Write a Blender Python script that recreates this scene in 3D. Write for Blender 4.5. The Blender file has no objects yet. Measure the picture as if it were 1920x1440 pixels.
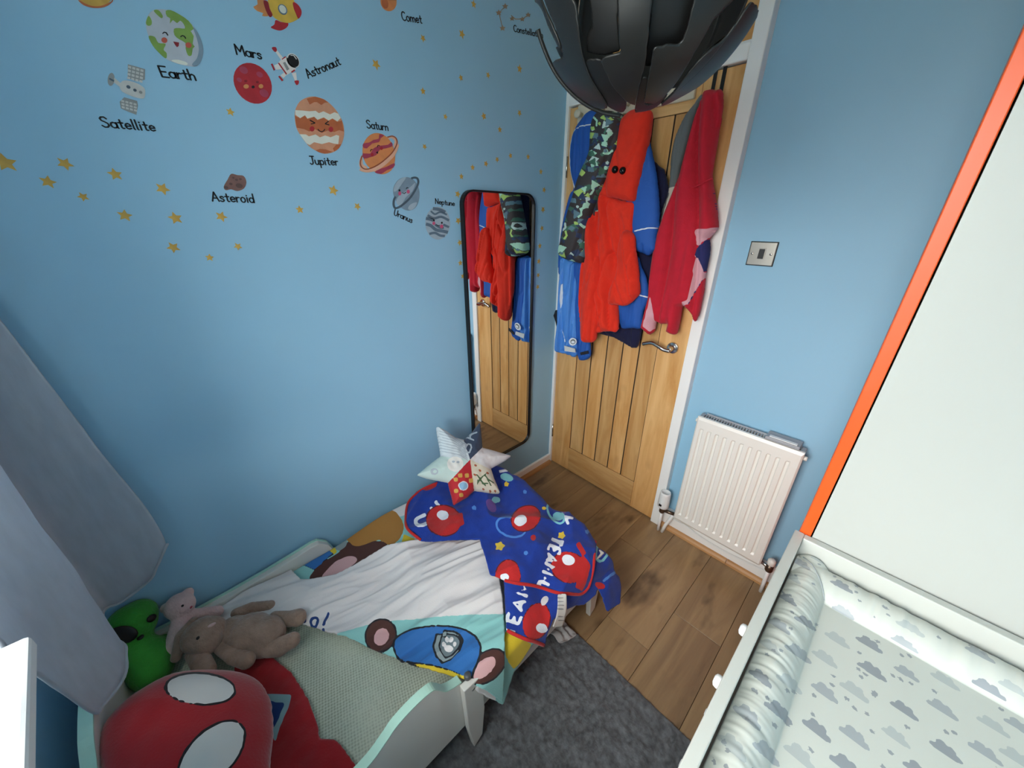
import bpy, bmesh, math, random
import numpy as np
from mathutils import Vector, Matrix
random.seed(7)
PI = math.pi
SC = bpy.context.scene
COL = SC.collection

# ------------------------------------------------------------------ camera
F_PX, YAW, PITCH = 676.0, -0.8187, 0.4263
CAM = np.array([1.3294, -1.6295, 1.5142])
_cy, _sy, _cp, _sp = math.cos(YAW), math.sin(YAW), math.cos(PITCH), math.sin(PITCH)
FWD = np.array([_sy*_cp, _cy*_cp, -_sp]); RGT = np.array([_cy, -_sy, 0.0]); UPV = np.cross(RGT, FWD)
cd = bpy.data.cameras.new('camera'); cam = bpy.data.objects.new('camera', cd); COL.objects.link(cam)
cd.sensor_width = 36.0; cd.lens = F_PX/1920*36; cd.clip_start = 0.02
cam.matrix_world = Matrix(((RGT[0], UPV[0], -FWD[0], CAM[0]), (RGT[1], UPV[1], -FWD[1], CAM[1]), (RGT[2], UPV[2], -FWD[2], CAM[2]), (0, 0, 0, 1)))
SC.camera = cam
# ------------------------------------------------------------------ world, daylight, exposure
W = bpy.data.worlds.new('overcast_sky'); SC.world = W; W.use_nodes = True
nt = W.node_tree; nt.nodes.clear()
wo = nt.nodes.new('ShaderNodeOutputWorld'); bg = nt.nodes.new('ShaderNodeBackground')
tc = nt.nodes.new('ShaderNodeTexCoord'); sp = nt.nodes.new('ShaderNodeSeparateXYZ'); rmp = nt.nodes.new('ShaderNodeValToRGB')
mpv = nt.nodes.new('ShaderNodeMapRange'); mpv.inputs[1].default_value = -1; mpv.inputs[2].default_value = 1
nt.links.new(tc.outputs['Generated'], sp.inputs[0]); nt.links.new(sp.outputs[2], mpv.inputs[0]); nt.links.new(mpv.outputs[0], rmp.inputs[0])
rmp.color_ramp.elements[0].position = 0.46; rmp.color_ramp.elements[0].color = (0.20, 0.21, 0.18, 1)
rmp.color_ramp.elements[1].position = 0.56; rmp.color_ramp.elements[1].color = (1.0, 1.0, .97, 1)
nt.links.new(rmp.outputs[0], bg.inputs[0]); bg.inputs[1].default_value = 7.5
nt.links.new(bg.outputs[0], wo.inputs[0])
WX0, WX1, WZ0, WZ1 = 0.38, 1.50, 0.93, 2.06       # window opening
YW = -2.12                                        # inner face of the window wall
pl = bpy.data.lights.new('window_portal', 'AREA'); pl.shape = 'RECTANGLE'; pl.size = WX1-WX0; pl.size_y = WZ1-WZ0
pl.cycles.is_portal = True
po = bpy.data.objects.new('window_portal', pl); COL.objects.link(po)
po.location = ((WX0+WX1)/2, YW-0.12, (WZ0+WZ1)/2); po.rotation_euler = (PI/2, 0, 0)
vs = SC.view_settings; vs.view_transform = 'Standard'; vs.look = 'None'; vs.gamma = 1.0; vs.use_curve_mapping = False
vs.exposure = 1.75
SC.cycles.max_bounces = 12; SC.cycles.diffuse_bounces = 8
# ------------------------------------------------------------------ picture <-> room helpers
def ray(u, v): return FWD + (u-960)/F_PX*RGT - (v-720)/F_PX*UPV
def on(ax, val, u, v):
    d = ray(u, v); t = (val-CAM[ax])/d[ax]; return CAM + t*d
def onX(u, v, x=0.0): return on(0, x, u, v)
def onY(u, v, y=0.0): return on(1, y, u, v)
def onZ(u, v, z=0.0): return on(2, z, u, v)
def proj(P):
    d = np.asarray(P, float)-CAM; z = d@FWD
    return np.stack([960+F_PX*(d@RGT)/z, 720-F_PX*(d@UPV)/z], -1)
def depth(p): return float((np.asarray(p)-CAM)@FWD)
def crop(ox, oy, s, pts): return [(ox+x/s, oy+y/s) for x, y in pts]
def inside(poly, q):
    p = np.asarray(poly, float); x, y = q[..., 0], q[..., 1]; r = np.zeros(x.shape, bool); n = len(p)
    for i in range(n):
        x0, y0 = p[i]; x1, y1 = p[(i+1) % n]
        if y0 == y1: continue
        c = ((y0 > y) != (y1 > y)) & (x < (x1-x0)*(y-y0)/(y1-y0)+x0); r ^= c
    return r
def spl(pts, n=5, closed=True):
    p = [np.asarray(q, float) for q in pts]; N = len(p); out = []
    rng = range(N if closed else N-1)
    for i in rng:
        if closed: a, b, c, d = p[i-1], p[i], p[(i+1) % N], p[(i+2) % N]
        else: a, b, c, d = p[max(i-1, 0)], p[i], p[i+1], p[min(i+2, N-1)]
        for k in range(n):
            t = k/n; out.append(.5*((2*b)+(c-a)*t+(2*a-5*b+4*c-d)*t*t+(3*b-a-3*c+d)*t**3))
    if not closed: out.append(p[-1])
    return out
def segdist(poly, q):
    p = np.asarray(poly, float); d = np.full(q.shape[:-1], 1e9)
    for i in range(len(p)):
        a = p[i]; b = p[(i+1) % len(p)]; ab = b-a; L = ab@ab
        if L < 1e-14: continue
        t = np.clip(((q-a)@ab)/L, 0, 1); d = np.minimum(d, np.linalg.norm(q-(a+t[..., None]*ab), axis=-1))
    return d
def vnoise(x, y, seed=0):
    rs = np.random.RandomState(seed); T = rs.rand(64, 64)
    xi = np.floor(x).astype(int); yi = np.floor(y).astype(int); fx = x-xi; fy = y-yi
    fx = fx*fx*(3-2*fx); fy = fy*fy*(3-2*fy)
    g = lambda a, b: T[a % 64, b % 64]
    return (g(xi, yi)*(1-fx)+g(xi+1, yi)*fx)*(1-fy)+(g(xi, yi+1)*(1-fx)+g(xi+1, yi+1)*fx)*fy-.5
def sm(a, b, x):
    t = np.clip((x-a)/(b-a), 0, 1); return t*t*(3-2*t)
# ------------------------------------------------------------------ materials
def lin(h):
    if isinstance(h, str):
        h = h.lstrip('#'); c = [int(h[i:i+2], 16)/255 for i in (0, 2, 4)]
    else: c = [v/255 for v in h]
    return tuple(v/12.92 if v <= .04045 else ((v+.055)/1.055)**2.4 for v in c)+(1.0,)
MATS = {}
def mat(name, col, rough=.6, bump=0, bscale=200, vary=0, vscale=6, metal=0, spec=.4, sheen=0, coat=0, stretch=None, bdist=.002):
    if name in MATS: return MATS[name]
    m = bpy.data.materials.new(name); m.use_nodes = True; n = m.node_tree; b = n.nodes['Principled BSDF']
    c = lin(col); b.inputs['Base Color'].default_value = c; b.inputs['Roughness'].default_value = rough
    b.inputs['Metallic'].default_value = metal; b.inputs['Specular IOR Level'].default_value = spec
    if sheen: b.inputs['Sheen Weight'].default_value = sheen
    if coat: b.inputs['Coat Weight'].default_value = coat
    t = n.nodes.new('ShaderNodeTexCoord'); mp = n.nodes.new('ShaderNodeMapping'); n.links.new(t.outputs['Object'], mp.inputs[0])
    if stretch: mp.inputs['Scale'].default_value = stretch
    if bump:
        nz = n.nodes.new('ShaderNodeTexNoise'); nz.inputs['Scale'].default_value = bscale; nz.inputs['Detail'].default_value = 4
        bp = n.nodes.new('ShaderNodeBump'); bp.inputs['Strength'].default_value = bump; bp.inputs['Distance'].default_value = bdist
        n.links.new(mp.outputs[0], nz.inputs[0]); n.links.new(nz.outputs[0], bp.inputs['Height']); n.links.new(bp.outputs[0], b.inputs['Normal'])
    if vary:
        nz = n.nodes.new('ShaderNodeTexNoise'); nz.inputs['Scale'].default_value = vscale; nz.inputs['Detail'].default_value = 5
        r = n.nodes.new('ShaderNodeValToRGB'); r.color_ramp.elements[0].position = .3; r.color_ramp.elements[1].position = .7
        r.color_ramp.elements[0].color = tuple(v*(1-vary) for v in c[:3])+(1,); r.color_ramp.elements[1].color = tuple(min(1, v*(1+vary)) for v in c[:3])+(1,)
        n.links.new(mp.outputs[0], nz.inputs[0]); n.links.new(nz.outputs[0], r.inputs[0]); n.links.new(r.outputs[0], b.inputs['Base Color'])
    MATS[name] = m; return m
def wood(name, c1, c2, axis=2, scale=9, knots='#4a3018', knot_amt=.5, rough=.42, rnd=.18):
    """long grain along the axis, darker knots, slight change of tone from plank to plank"""
    m = bpy.data.materials.new(name); m.use_nodes = True; n = m.node_tree; b = n.nodes['Principled BSDF']; L = n.links.new
    t = n.nodes.new('ShaderNodeTexCoord'); oi = n.nodes.new('ShaderNodeObjectInfo')
    ad = n.nodes.new('ShaderNodeVectorMath'); ad.operation = 'ADD'
    ml = n.nodes.new('ShaderNodeVectorMath'); ml.operation = 'SCALE'; ml.inputs[3].default_value = 7.3
    cb = n.nodes.new('ShaderNodeCombineXYZ')
    for i in range(3): L(oi.outputs['Random'], cb.inputs[i])
    L(cb.outputs[0], ml.inputs[0]); L(t.outputs['Object'], ad.inputs[0]); L(ml.outputs[0], ad.inputs[1])
    mp = n.nodes.new('ShaderNodeMapping'); L(ad.outputs[0], mp.inputs[0])
    s = [scale]*3; s[axis] = scale*.09; mp.inputs['Scale'].default_value = s
    nz = n.nodes.new('ShaderNodeTexNoise'); nz.inputs['Scale'].default_value = 1.6; nz.inputs['Detail'].default_value = 8; nz.inputs['Roughness'].default_value = .62; nz.inputs['Distortion'].default_value = .9
    L(mp.outputs[0], nz.inputs[0])
    r = n.nodes.new('ShaderNodeValToRGB'); r.color_ramp.elements[0].position = .32; r.color_ramp.elements[1].position = .68
    r.color_ramp.elements[0].color = lin(c1); r.color_ramp.elements[1].color = lin(c2); L(nz.outputs[0], r.inputs[0])
    mp2 = n.nodes.new('ShaderNodeMapping'); L(ad.outputs[0], mp2.inputs[0]); s2 = [7.5]*3; s2[axis] = 3.2; mp2.inputs['Scale'].default_value = s2
    kz = n.nodes.new('ShaderNodeTexNoise'); kz.inputs['Scale'].default_value = 1.15; kz.inputs['Detail'].default_value = 3; L(mp2.outputs[0], kz.inputs[0])
    kr = n.nodes.new('ShaderNodeValToRGB'); kr.color_ramp.elements[0].position = .60; kr.color_ramp.elements[1].position = .74
    kr.color_ramp.elements[0].color = (0, 0, 0, 1); kr.color_ramp.elements[1].color = (knot_amt,)*3+(1,); L(kz.outputs[0], kr.inputs[0])
    mx = n.nodes.new('ShaderNodeMixRGB'); L(kr.outputs[0], mx.inputs[0]); L(r.outputs[0], mx.inputs[1]); mx.inputs[2].default_value = lin(knots)
    hs = n.nodes.new('ShaderNodeHueSaturation'); mr = n.nodes.new('ShaderNodeMapRange'); mr.inputs[3].default_value = 1-rnd; mr.inputs[4].default_value = 1+rnd
    L(oi.outputs['Random'], mr.inputs[0]); L(mr.outputs[0], hs.inputs['Value']); L(mx.outputs[0], hs.inputs['Color']); L(hs.outputs[0], b.inputs['Base Color'])
    bp = n.nodes.new('ShaderNodeBump'); bp.inputs['Strength'].default_value = .12; bp.inputs['Distance'].default_value = .001
    L(nz.outputs[0], bp.inputs['Height']); L(bp.outputs[0], b.inputs['Normal']); b.inputs['Roughness'].default_value = rough
    return m
def weave(name, c1, c2, scale, rough=.85):
    m = bpy.data.materials.new(name); m.use_nodes = True; n = m.node_tree; b = n.nodes['Principled BSDF']; L = n.links.new
    t = n.nodes.new('ShaderNodeTexCoord'); mp = n.nodes.new('ShaderNodeMapping'); L(t.outputs['Object'], mp.inputs[0]); mp.inputs['Rotation'].default_value = (0, 0, .3)
    ck = n.nodes.new('ShaderNodeTexVoronoi'); ck.inputs['Scale'].default_value = scale; ck.inputs['Randomness'].default_value = .15; L(mp.outputs[0], ck.inputs[0])
    r = n.nodes.new('ShaderNodeValToRGB'); r.color_ramp.elements[0].position = .15; r.color_ramp.elements[1].position = .6
    r.color_ramp.elements[0].color = lin(c2); r.color_ramp.elements[1].color = lin(c1); L(ck.outputs[0], r.inputs[0]); L(r.outputs[0], b.inputs['Base Color'])
    bp = n.nodes.new('ShaderNodeBump'); bp.inputs['Strength'].default_value = .5; bp.inputs['Distance'].default_value = .002; bp.invert = True
    L(ck.outputs[0], bp.inputs['Height']); L(bp.outputs[0], b.inputs['Normal']); b.inputs['Roughness'].default_value = rough
    return m
M_wall = mat('blue_wall_paint', '#97c4de', .62, bump=.05, bscale=400, vary=.015, vscale=3, spec=.3)
M_ceil = mat('white_ceiling_paint', '#e4e2d4', .9)
M_white = mat('white_gloss_paint', '#f6f6f3', .35, bump=.03, bscale=60)
M_oak = wood('oak_veneer', '#c08a4b', '#dcb177', 2, 11, '#8f5f2c', .35)
M_oakh = wood('oak_veneer_crosswise', '#c08a4b', '#dcb177', 0, 11, '#8f5f2c', .35)
M_floor = wood('oak_laminate', '#85684a', '#a88a62', 1, 9, '#3d2716', .8, .38, .10)
M_dark = mat('dark_gap', '#2a211a', .9)
M_black = mat('black_satin', '#141416', .42)
M_chrome = mat('brushed_steel', '#c9c7c2', .22, metal=1)
M_ink = mat('black_lettering_vinyl', '#17191f', .6)
# ------------------------------------------------------------------ object helpers
ROOT = {}
def org(parent):
    o = np.zeros(3); p = parent
    while p is not None:
        o = o+np.array(p.location); p = p.parent
    return o
def link(name, verts, faces, mats, parent=None, midx=None, smooth=False, loc=None):
    me = bpy.data.meshes.new(name); V = np.asarray(verts, float)
    if parent is not None: V = V-org(parent)
    elif loc is not None: V = V-np.asarray(loc, float)
    me.from_pydata(V.tolist(), [], [tuple(int(i) for i in f) for f in faces])
    for m in (mats if isinstance(mats, (list, tuple)) else [mats]): me.materials.append(m)
    if midx is not None: me.polygons.foreach_set('material_index', np.asarray(midx, np.int32))
    if smooth: me.polygons.foreach_set('use_smooth', np.ones(len(me.polygons), bool))
    me.update(); o = bpy.data.objects.new(name, me); COL.objects.link(o)
    if parent is not None: o.parent = parent
    elif loc is not None: o.location = loc
    return o
def tag(o, label=None, cat=None, group=None, kind=None):
    for k, v in (('label', label), ('category', cat), ('group', group), ('kind', kind)):
        if v: o[k] = v
    return o
def thing(name, label, cat, loc, group=None):
    o = bpy.data.objects.new(name, None); COL.objects.link(o); o.location = tuple(float(v) for v in loc); o.empty_display_size = .05
    return tag(o, label, cat, group)
class MB:
    def __init__(s): s.v = []; s.f = []; s.m = []
    def add(s, v, f, mi=0):
        k = len(s.v); s.v += [tuple(map(float, p)) for p in v]; s.f += [[i+k for i in q] for q in f]; s.m += [mi]*len(f); return s
    def box(s, a, b, mi=0):
        (x0, y0, z0), (x1, y1, z1) = a, b
        v = [(x0, y0, z0), (x1, y0, z0), (x1, y1, z0), (x0, y1, z0), (x0, y0, z1), (x1, y0, z1), (x1, y1, z1), (x0, y1, z1)]
        return s.add(v, [(0, 3, 2, 1), (4, 5, 6, 7), (0, 1, 5, 4), (1, 2, 6, 5), (2, 3, 7, 6), (3, 0, 4, 7)], mi)
    def prism(s, poly, off, mi=0):
        """3-D polygon extruded by the vector off"""
        p = [np.asarray(q, float) for q in poly]; n = len(p); o = np.asarray(off, float)
        v = p+[q+o for q in p]; f = [list(range(n))[::-1], list(range(n, 2*n))]+[[i, (i+1) % n, n+(i+1) % n, n+i] for i in range(n)]
        a = sum((np.cross(p[i]-p[0], p[(i+1) % n]-p[0]) for i in range(n)), np.zeros(3))
        if a@o < 0: f = [q[::-1] for q in f]
        return s.add(v, f, mi)
    def tube(s, path, r, seg=8, mi=0, cap=True):
        p = [np.asarray(q, float) for q in path]; n = len(p); R = r if hasattr(r, '__len__') else [r]*n; v = []; f = []
        up = None
        for i in range(n):
            t = p[min(i+1, n-1)]-p[max(i-1, 0)]; t = t/(np.linalg.norm(t)+1e-12)
            if up is None: up = np.array([0, 0, 1.]) if abs(t[2]) < .9 else np.array([1., 0, 0])
            a = np.cross(t, up); a /= np.linalg.norm(a)+1e-12; b = np.cross(a, t); up = b
            for k in range(seg):
                w = 2*PI*k/seg; v.append(p[i]+R[i]*(math.cos(w)*a+math.sin(w)*b))
        for i in range(n-1):
            for k in range(seg): f.append([i*seg+k, (i+1)*seg+k, (i+1)*seg+(k+1) % seg, i*seg+(k+1) % seg])
        if cap: f += [list(range(seg)), [(n-1)*seg+k for k in range(seg)][::-1]]
        return s.add(v, f, mi)
    def lathe(s, c, axis, prof, seg=24, mi=0):
        """prof: (radius, height along axis)"""
        ax = np.asarray(axis, float); ax /= np.linalg.norm(ax); u = np.cross(ax, [0, 0, 1.] if abs(ax[2]) < .9 else [1., 0, 0]); u /= np.linalg.norm(u); w = np.cross(ax, u)
        c = np.asarray(c, float); v = []; f = []
        for r, h in prof:
            for k in range(seg):
                a = 2*PI*k/seg; v.append(c+ax*h+r*(math.cos(a)*u+math.sin(a)*w))
        for i in range(len(prof)-1):
            for k in range(seg): f.append([i*seg+k, i*seg+(k+1) % seg, (i+1)*seg+(k+1) % seg, (i+1)*seg+k])
        f += [list(range(seg))[::-1], [(len(prof)-1)*seg+k for k in range(seg)]]
        return s.add(v, f, mi)
    def ball(s, c, rx, ry=None, rz=None, M=None, nu=16, nv=10, mi=0):
        ry = ry or rx; rz = rz or rx; c = np.asarray(c, float); v = []; f = []
        for j in range(nv+1):
            th = PI*j/nv
            for i in range(nu):
                ph = 2*PI*i/nu; q = np.array([rx*math.sin(th)*math.cos(ph), ry*math.sin(th)*math.sin(ph), rz*math.cos(th)])
                if M is not None: q = M@q
                v.append(c+q)
        for j in range(nv):
            for i in range(nu): f.append([j*nu+i, (j+1)*nu+i, (j+1)*nu+(i+1) % nu, j*nu+(i+1) % nu])
        return s.add(v, f, mi)
    def build(s, name, mats, parent=None, smooth=False, bevel=0, loc=None, seg=2, fix=False):
        o = link(name, s.v, s.f, mats, parent, s.m, smooth, loc)
        if fix:
            bm = bmesh.new(); bm.from_mesh(o.data); bmesh.ops.remove_doubles(bm, verts=bm.verts, dist=1e-6); bmesh.ops.recalc_face_normals(bm, faces=bm.faces); bm.to_mesh(o.data); bm.free()
        if bevel:
            b = o.modifiers.new('bevel', 'BEVEL'); b.width = bevel; b.segments = seg; b.limit_method = 'ANGLE'; b.angle_limit = .6
        return o
def box(name, a, b, m, parent=None, bevel=0, **k): return MB().box(a, b).build(name, m, parent, bevel=bevel, **k)
def struct(o, label=None): o['kind'] = 'structure'; (label and o.__setitem__('label', label)); return o

def gridmesh(C, keep, midx, iters=4):
    """C: (n,m,k) grid of coordinates, keep/midx per cell -> compact verts, faces, material indices, boundary loops; borders smoothed"""
    n, m = C.shape[:2]; I = np.arange(n*m).reshape(n, m)
    q = np.stack([I[:-1, :-1], I[1:, :-1], I[1:, 1:], I[:-1, 1:]], -1)[keep]; mi = midx[keep]
    used, inv = np.unique(q, return_inverse=True); q = inv.reshape(q.shape); V = C.reshape(n*m, -1)[used].copy()
    e = np.concatenate([q[:, [0, 1]], q[:, [1, 2]], q[:, [2, 3]], q[:, [3, 0]]]); fm = np.tile(mi, 4)
    es = np.sort(e, 1); key = es[:, 0].astype(np.int64)*len(V)+es[:, 1]; o = np.argsort(key, kind='stable'); ks = key[o]
    st = np.flatnonzero(np.r_[True, ks[1:] != ks[:-1]]); cnt = np.diff(np.r_[st, len(ks)])
    first = o[st]; second = o[np.minimum(st+1, len(o)-1)]
    bnd = cnt == 1; mb = (cnt == 2) & (fm[first] != fm[second])
    bv = np.unique(es[first[bnd]])
    isb = np.zeros(len(V), bool); isb[bv] = True
    for sel, lock in ((bnd, None), (mb, isb)):
        ed = es[first[sel]]
        if not len(ed): continue
        deg = np.bincount(ed.ravel(), minlength=len(V)); ok = deg == 2
        if lock is not None: ok &= ~lock
        for _ in range(iters):
            S = np.zeros_like(V); np.add.at(S, ed[:, 0], V[ed[:, 1]]); np.add.at(S, ed[:, 1], V[ed[:, 0]])
            V[ok] = .5*V[ok]+.25*S[ok]
    return V, q, mi, e[first[bnd]], isb
def region_index(Q, N, regions):
    mi = np.zeros(Q.shape[:-1], int); px = proj(Q)
    face = (N*(CAM-Q)).sum(-1) > 0
    for poly, k in regions:
        s = inside(poly, px); s &= face; mi[s] = k
    return mi, px
def cell(P):
    Q = (P[:-1, :-1]+P[1:, :-1]+P[1:, 1:]+P[:-1, 1:])/4
    N = np.cross(P[1:, 1:]-P[:-1, :-1], P[:-1, 1:]-P[1:, :-1]); return Q, N
def cloth(name, P, mats, regions=(), outline=None, thick=.004, parent=None, mask=None, smooth=True, loc=None, facing=True, iters=4):
    """a real cloth surface on the grid P; prints are material regions, outline trims its hem"""
    Q, N = cell(P)
    if not facing: N = CAM-Q
    mi, px = region_index(Q, N, regions); keep = np.ones(Q.shape[:2], bool)
    if outline is not None: keep &= inside(outline, px)
    if mask is not None: keep &= mask(Q)
    V, q, mi, be, isb = gridmesh(P, keep, mi, iters)
    o = link(name, V, q, mats, parent, mi, smooth, loc)
    if thick:
        s = o.modifiers.new('thickness', 'SOLIDIFY'); s.thickness = thick; s.offset = -1
    return o
def puffy(name, O, e1, e2, poly_px, mats, regions=(), H=.03, w=.05, step=.004, back=.3, extra=None, parent=None, loc=None, curve=.5, plane_poly=None, iters=4):
    """stuffed or draped shape lying on the plane (O,e1,e2): swells from its outline; back is flatter"""
    O = np.asarray(O, float); e1 = np.asarray(e1, float); e1 = e1/np.linalg.norm(e1); e2 = np.asarray(e2, float); e2 = e2-e1*(e1@e2); e2 /= np.linalg.norm(e2); n = np.cross(e1, e2)
    if plane_poly is None:
        pp = []
        for u, v in poly_px:
            d = ray(u, v); t = ((O-CAM)@n)/(d@n); X = CAM+t*d-O; pp.append((X@e1, X@e2))
    else: pp = plane_poly
    pp = np.array(pp); lo = pp.min(0)-step; hi = pp.max(0)+step
    a = np.arange(lo[0], hi[0]+step, step); b = np.arange(lo[1], hi[1]+step, step); G = np.stack(np.meshgrid(a, b, indexing='ij'), -1)
    def hh(g):
        d = segdist(pp, g)*inside(pp, g); t = np.clip(d/w, 0, 1); h = H*(1-(1-t)**2)**curve
        if extra is not None: h = h+extra(g[..., 0], g[..., 1], t)*np.minimum(1, t*2.5)
        return h
    Pq = O+G[..., :1]*e1+G[..., 1:]*e2+hh(G)[..., None]*n
    Q, N = cell(Pq); N = np.broadcast_to(n, Q.shape); mi, px = region_index(Q, N, regions)
    gc = (G[:-1, :-1]+G[1:, 1:])/2; keep = inside(pp, gc)
    V, q, mi, be, isb = gridmesh(G, keep, mi, iters)
    h = hh(V); h[isb] = 0
    P3 = O+V[:, :1]*e1+V[:, 1:]*e2
    front = P3+h[:, None]*n; hb = np.where(isb, 0, back*np.abs(h)+.0015)
    bi = np.where(isb, np.arange(len(V)), -1); free = np.flatnonzero(~isb); bi[free] = len(V)+np.arange(len(free))
    allv = np.vstack([front, (P3-hb[:, None]*n)[free]]); fb = bi[q][:, ::-1]
    if np.dot(np.cross(front[q[0][1]]-front[q[0][0]], front[q[0][2]]-front[q[0][0]]), n) < 0: q = q[:, ::-1]; fb = fb[:, ::-1]
    return link(name, allv, np.vstack([q, fb]), mats, parent, np.r_[mi, mi], True, loc)
def remesh(name, mb, m, parent, voxel=.004, smooth=6):
    """one continuous plush skin grown from overlapping limbs"""
    o = link(name, mb.v, mb.f, m, parent, None, True)
    r = o.modifiers.new('skin', 'REMESH'); r.mode = 'VOXEL'; r.voxel_size = voxel; r.use_smooth_shade = True
    s = o.modifiers.new('soft', 'SMOOTH'); s.iterations = smooth; s.factor = .5
    return o

# ================================================================== the room
RX, RZ = 1.96, 2.40
fl = box('floor', (-.1, -2.35, -.06), (RX+.1, .1, -.012), M_dark); struct(fl, 'oak laminate floor of long planks running to the door')
seams = [-.0414, .1446, .3306, .5166, .7026, .8886, 1.0738, 1.2608, 1.4468, 1.6328, 1.8188, RX]
jy = onZ(1141, 1158)[1]*.5+onZ(1216, 1217)[1]*.5
joints = {4: [-1.55, -.27], 5: [jy, -2.0], 6: [-1.75, -.45], 7: [-1.1], 3: [-.9], 2: [-1.3], 8: [-.6], 1: [-.5], 9: [-1.4], 0: [-1.0]}
for i in range(len(seams)-1):
    x0, x1 = max(0, seams[i])+.0007, seams[i+1]-.0007
    ys = sorted([-2.12]+joints.get(i, [-1.2])+[0.0])
    for y0, y1 in zip(ys[:-1], ys[1:]):
        box('floor_plank', (x0, y0+.0006, -.012), (x1, y1-.0011, 0), M_floor, fl, bevel=.0006, seg=1)
struct(box('ceiling', (-.1, -2.35, RZ), (RX+.1, .1, RZ+.1), M_ceil), 'plain white ceiling')
struct(box('wall_left', (-.1, -2.35, -.06), (0, .1, RZ), M_wall), 'pale blue wall with space stickers')
struct(box('wall_right', (RX, -2.35, -.06), (RX+.1, .1, RZ), M_wall), 'pale blue wall behind the changing table')
AX0 = onY(1260, 780, -.045)[0]; AX1 = onY(1279.7, 780, -.045)[0]
struct(box('wall_back', (AX0+.01, 0, -.06), (RX, .1, RZ), M_wall), 'pale blue wall beside the door with radiator')
b = MB(); b.box((-.1, YW-.2, -.06), (WX0, YW, RZ)).box((WX1, YW-.2, -.06), (RX+.1, YW, RZ)).box((WX0, YW-.2, -.06), (WX1, YW, WZ0)).box((WX0, YW-.2, WZ1), (WX1, YW, RZ))
struct(b.build('wall_front', M_wall), 'pale blue wall under the window')
# window
M_glass = bpy.data.materials.new('window_glass'); M_glass.use_nodes = True; g = M_glass.node_tree; g.nodes.clear()
go = g.nodes.new('ShaderNodeOutputMaterial'); gm = g.nodes.new('ShaderNodeMixShader'); gt = g.nodes.new('ShaderNodeBsdfTransparent'); gg = g.nodes.new('ShaderNodeBsdfGlossy'); gg.inputs['Roughness'].default_value = .02
gm.inputs[0].default_value = .06; g.links.new(gt.outputs[0], gm.inputs[1]); g.links.new(gg.outputs[0], gm.inputs[2]); g.links.new(gm.outputs[0], go.inputs[0])
wn = box('window_1', (WX0, YW-.17, WZ0), (WX0+.05, YW-.10, WZ1), M_white); struct(wn, 'white framed window behind the curtain')
for nm, a, c in (('window_frame', (WX1-.05, YW-.17, WZ0), (WX1, YW-.10, WZ1)), ('window_frame', (WX0+.05, YW-.17, WZ0), (WX1-.05, YW-.10, WZ0+.05)), ('window_frame', (WX0+.05, YW-.17, WZ1-.05), (WX1-.05, YW-.10, WZ1)), ('mullion', ((WX0+WX1)/2-.03, YW-.16, WZ0+.05), ((WX0+WX1)/2+.03, YW-.11, WZ1-.05))):
    box(nm, a, c, M_white, wn, bevel=.003)
for x0, x1 in ((WX0+.05, (WX0+WX1)/2-.03), ((WX0+WX1)/2+.03, WX1-.05)): box('window_pane', (x0, YW-.137, WZ0+.05), (x1, YW-.133, WZ1-.05), M_glass, wn)
# inner sill: front edge found on the photograph at sill height
SZ = .90
pA = onZ(54, 1247, SZ); pB = onZ(48, 1440, SZ); dd = (pB-pA)/np.linalg.norm(pB-pA); e0 = pA-dd*.07; e1_ = pA+dd*1.25
sl = MB(); sl.prism([(e0[0], e0[1], SZ), (e1_[0], e1_[1], SZ), (RX-.06, YW-.10, SZ), (e0[0], YW-.10, SZ)], (0, 0, -.028))
o = sl.build('window_sill', M_white, wn, bevel=.006); o['label'] = 'wide white window sill board'
# door, frame and panel above
DY = -.032
dr = box('door_1', (.02, DY+.006, .008), (.7595, .006, 1.985), M_dark); struct(dr, 'oak door of five vertical boards')
px_ = [.161, .258, .35, .441, .53, .619]
box('stile', (.02, DY, .008), (px_[0]-.001, DY+.012, 1.985), M_oak, dr, .002)
box('stile', (px_[-1]+.001, DY, .008), (.7595, DY+.012, 1.985), M_oak, dr, .002)
box('rail', (px_[0], DY, .008), (px_[-1], DY+.012, .178), M_oakh, dr, .002)
box('rail', (px_[0], DY, 1.882), (px_[-1], DY+.012, 1.985), M_oakh, dr, .002)
for x0, x1 in zip(px_[:-1], px_[1:]): box('door_board', (x0+.0022, DY+.005, .179), (x1-.0022, DY+.014, 1.881), M_oak, dr, .003)
hc = onY(1262, 652, DY)
hd = MB().lathe(hc, (0, -1, 0), [(.026, 0), (.026, .006), (.024, .009), (.012, .009), (.011, .012), (.0105, .046)], 28).build('handle_rose', M_chrome, dr, True, .0008)
yl = DY-.046; tip = onY(1206, 645, yl)
lv = [(hc[0]+.006, yl, hc[2]-.004), (hc[0]-.02, yl-.004, hc[2]-.002), (hc[0]-.05, yl-.007, hc[2]+.009), (hc[0]-.08, yl-.006, hc[2]+.015), (tip[0], yl-.002, tip[2])]
MB().tube(spl(lv, 6, False), [.0095]*10+[.0085]*15, 12).build('handle_lever', M_chrome, dr, True)
for zz in (.25, 1.0, 1.75): MB().lathe((.0185, DY-.004, zz-.045), (0, 0, 1), [(.006, 0), (.006, .09)], 10).build('hinge', M_chrome, dr, True)
box('latch_plate', (.7595, DY+.002, .965), (.7612, DY+.022, 1.02), M_chrome, dr)
fr = box('trim_1', (AX0, -.045, 0), (AX1, .02, RZ), M_white, bevel=.004); struct(fr, 'white painted door frame post beside the radiator')
struct(box('trim_2', (0, -.045, 0), (.018, .02, RZ), M_white, bevel=.003), 'white painted door frame post in the corner')
struct(box('trim_3', (.018, -.045, 1.99), (AX0, .02, 2.037), M_white, bevel=.004), 'white painted transom bar over the door')
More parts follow.
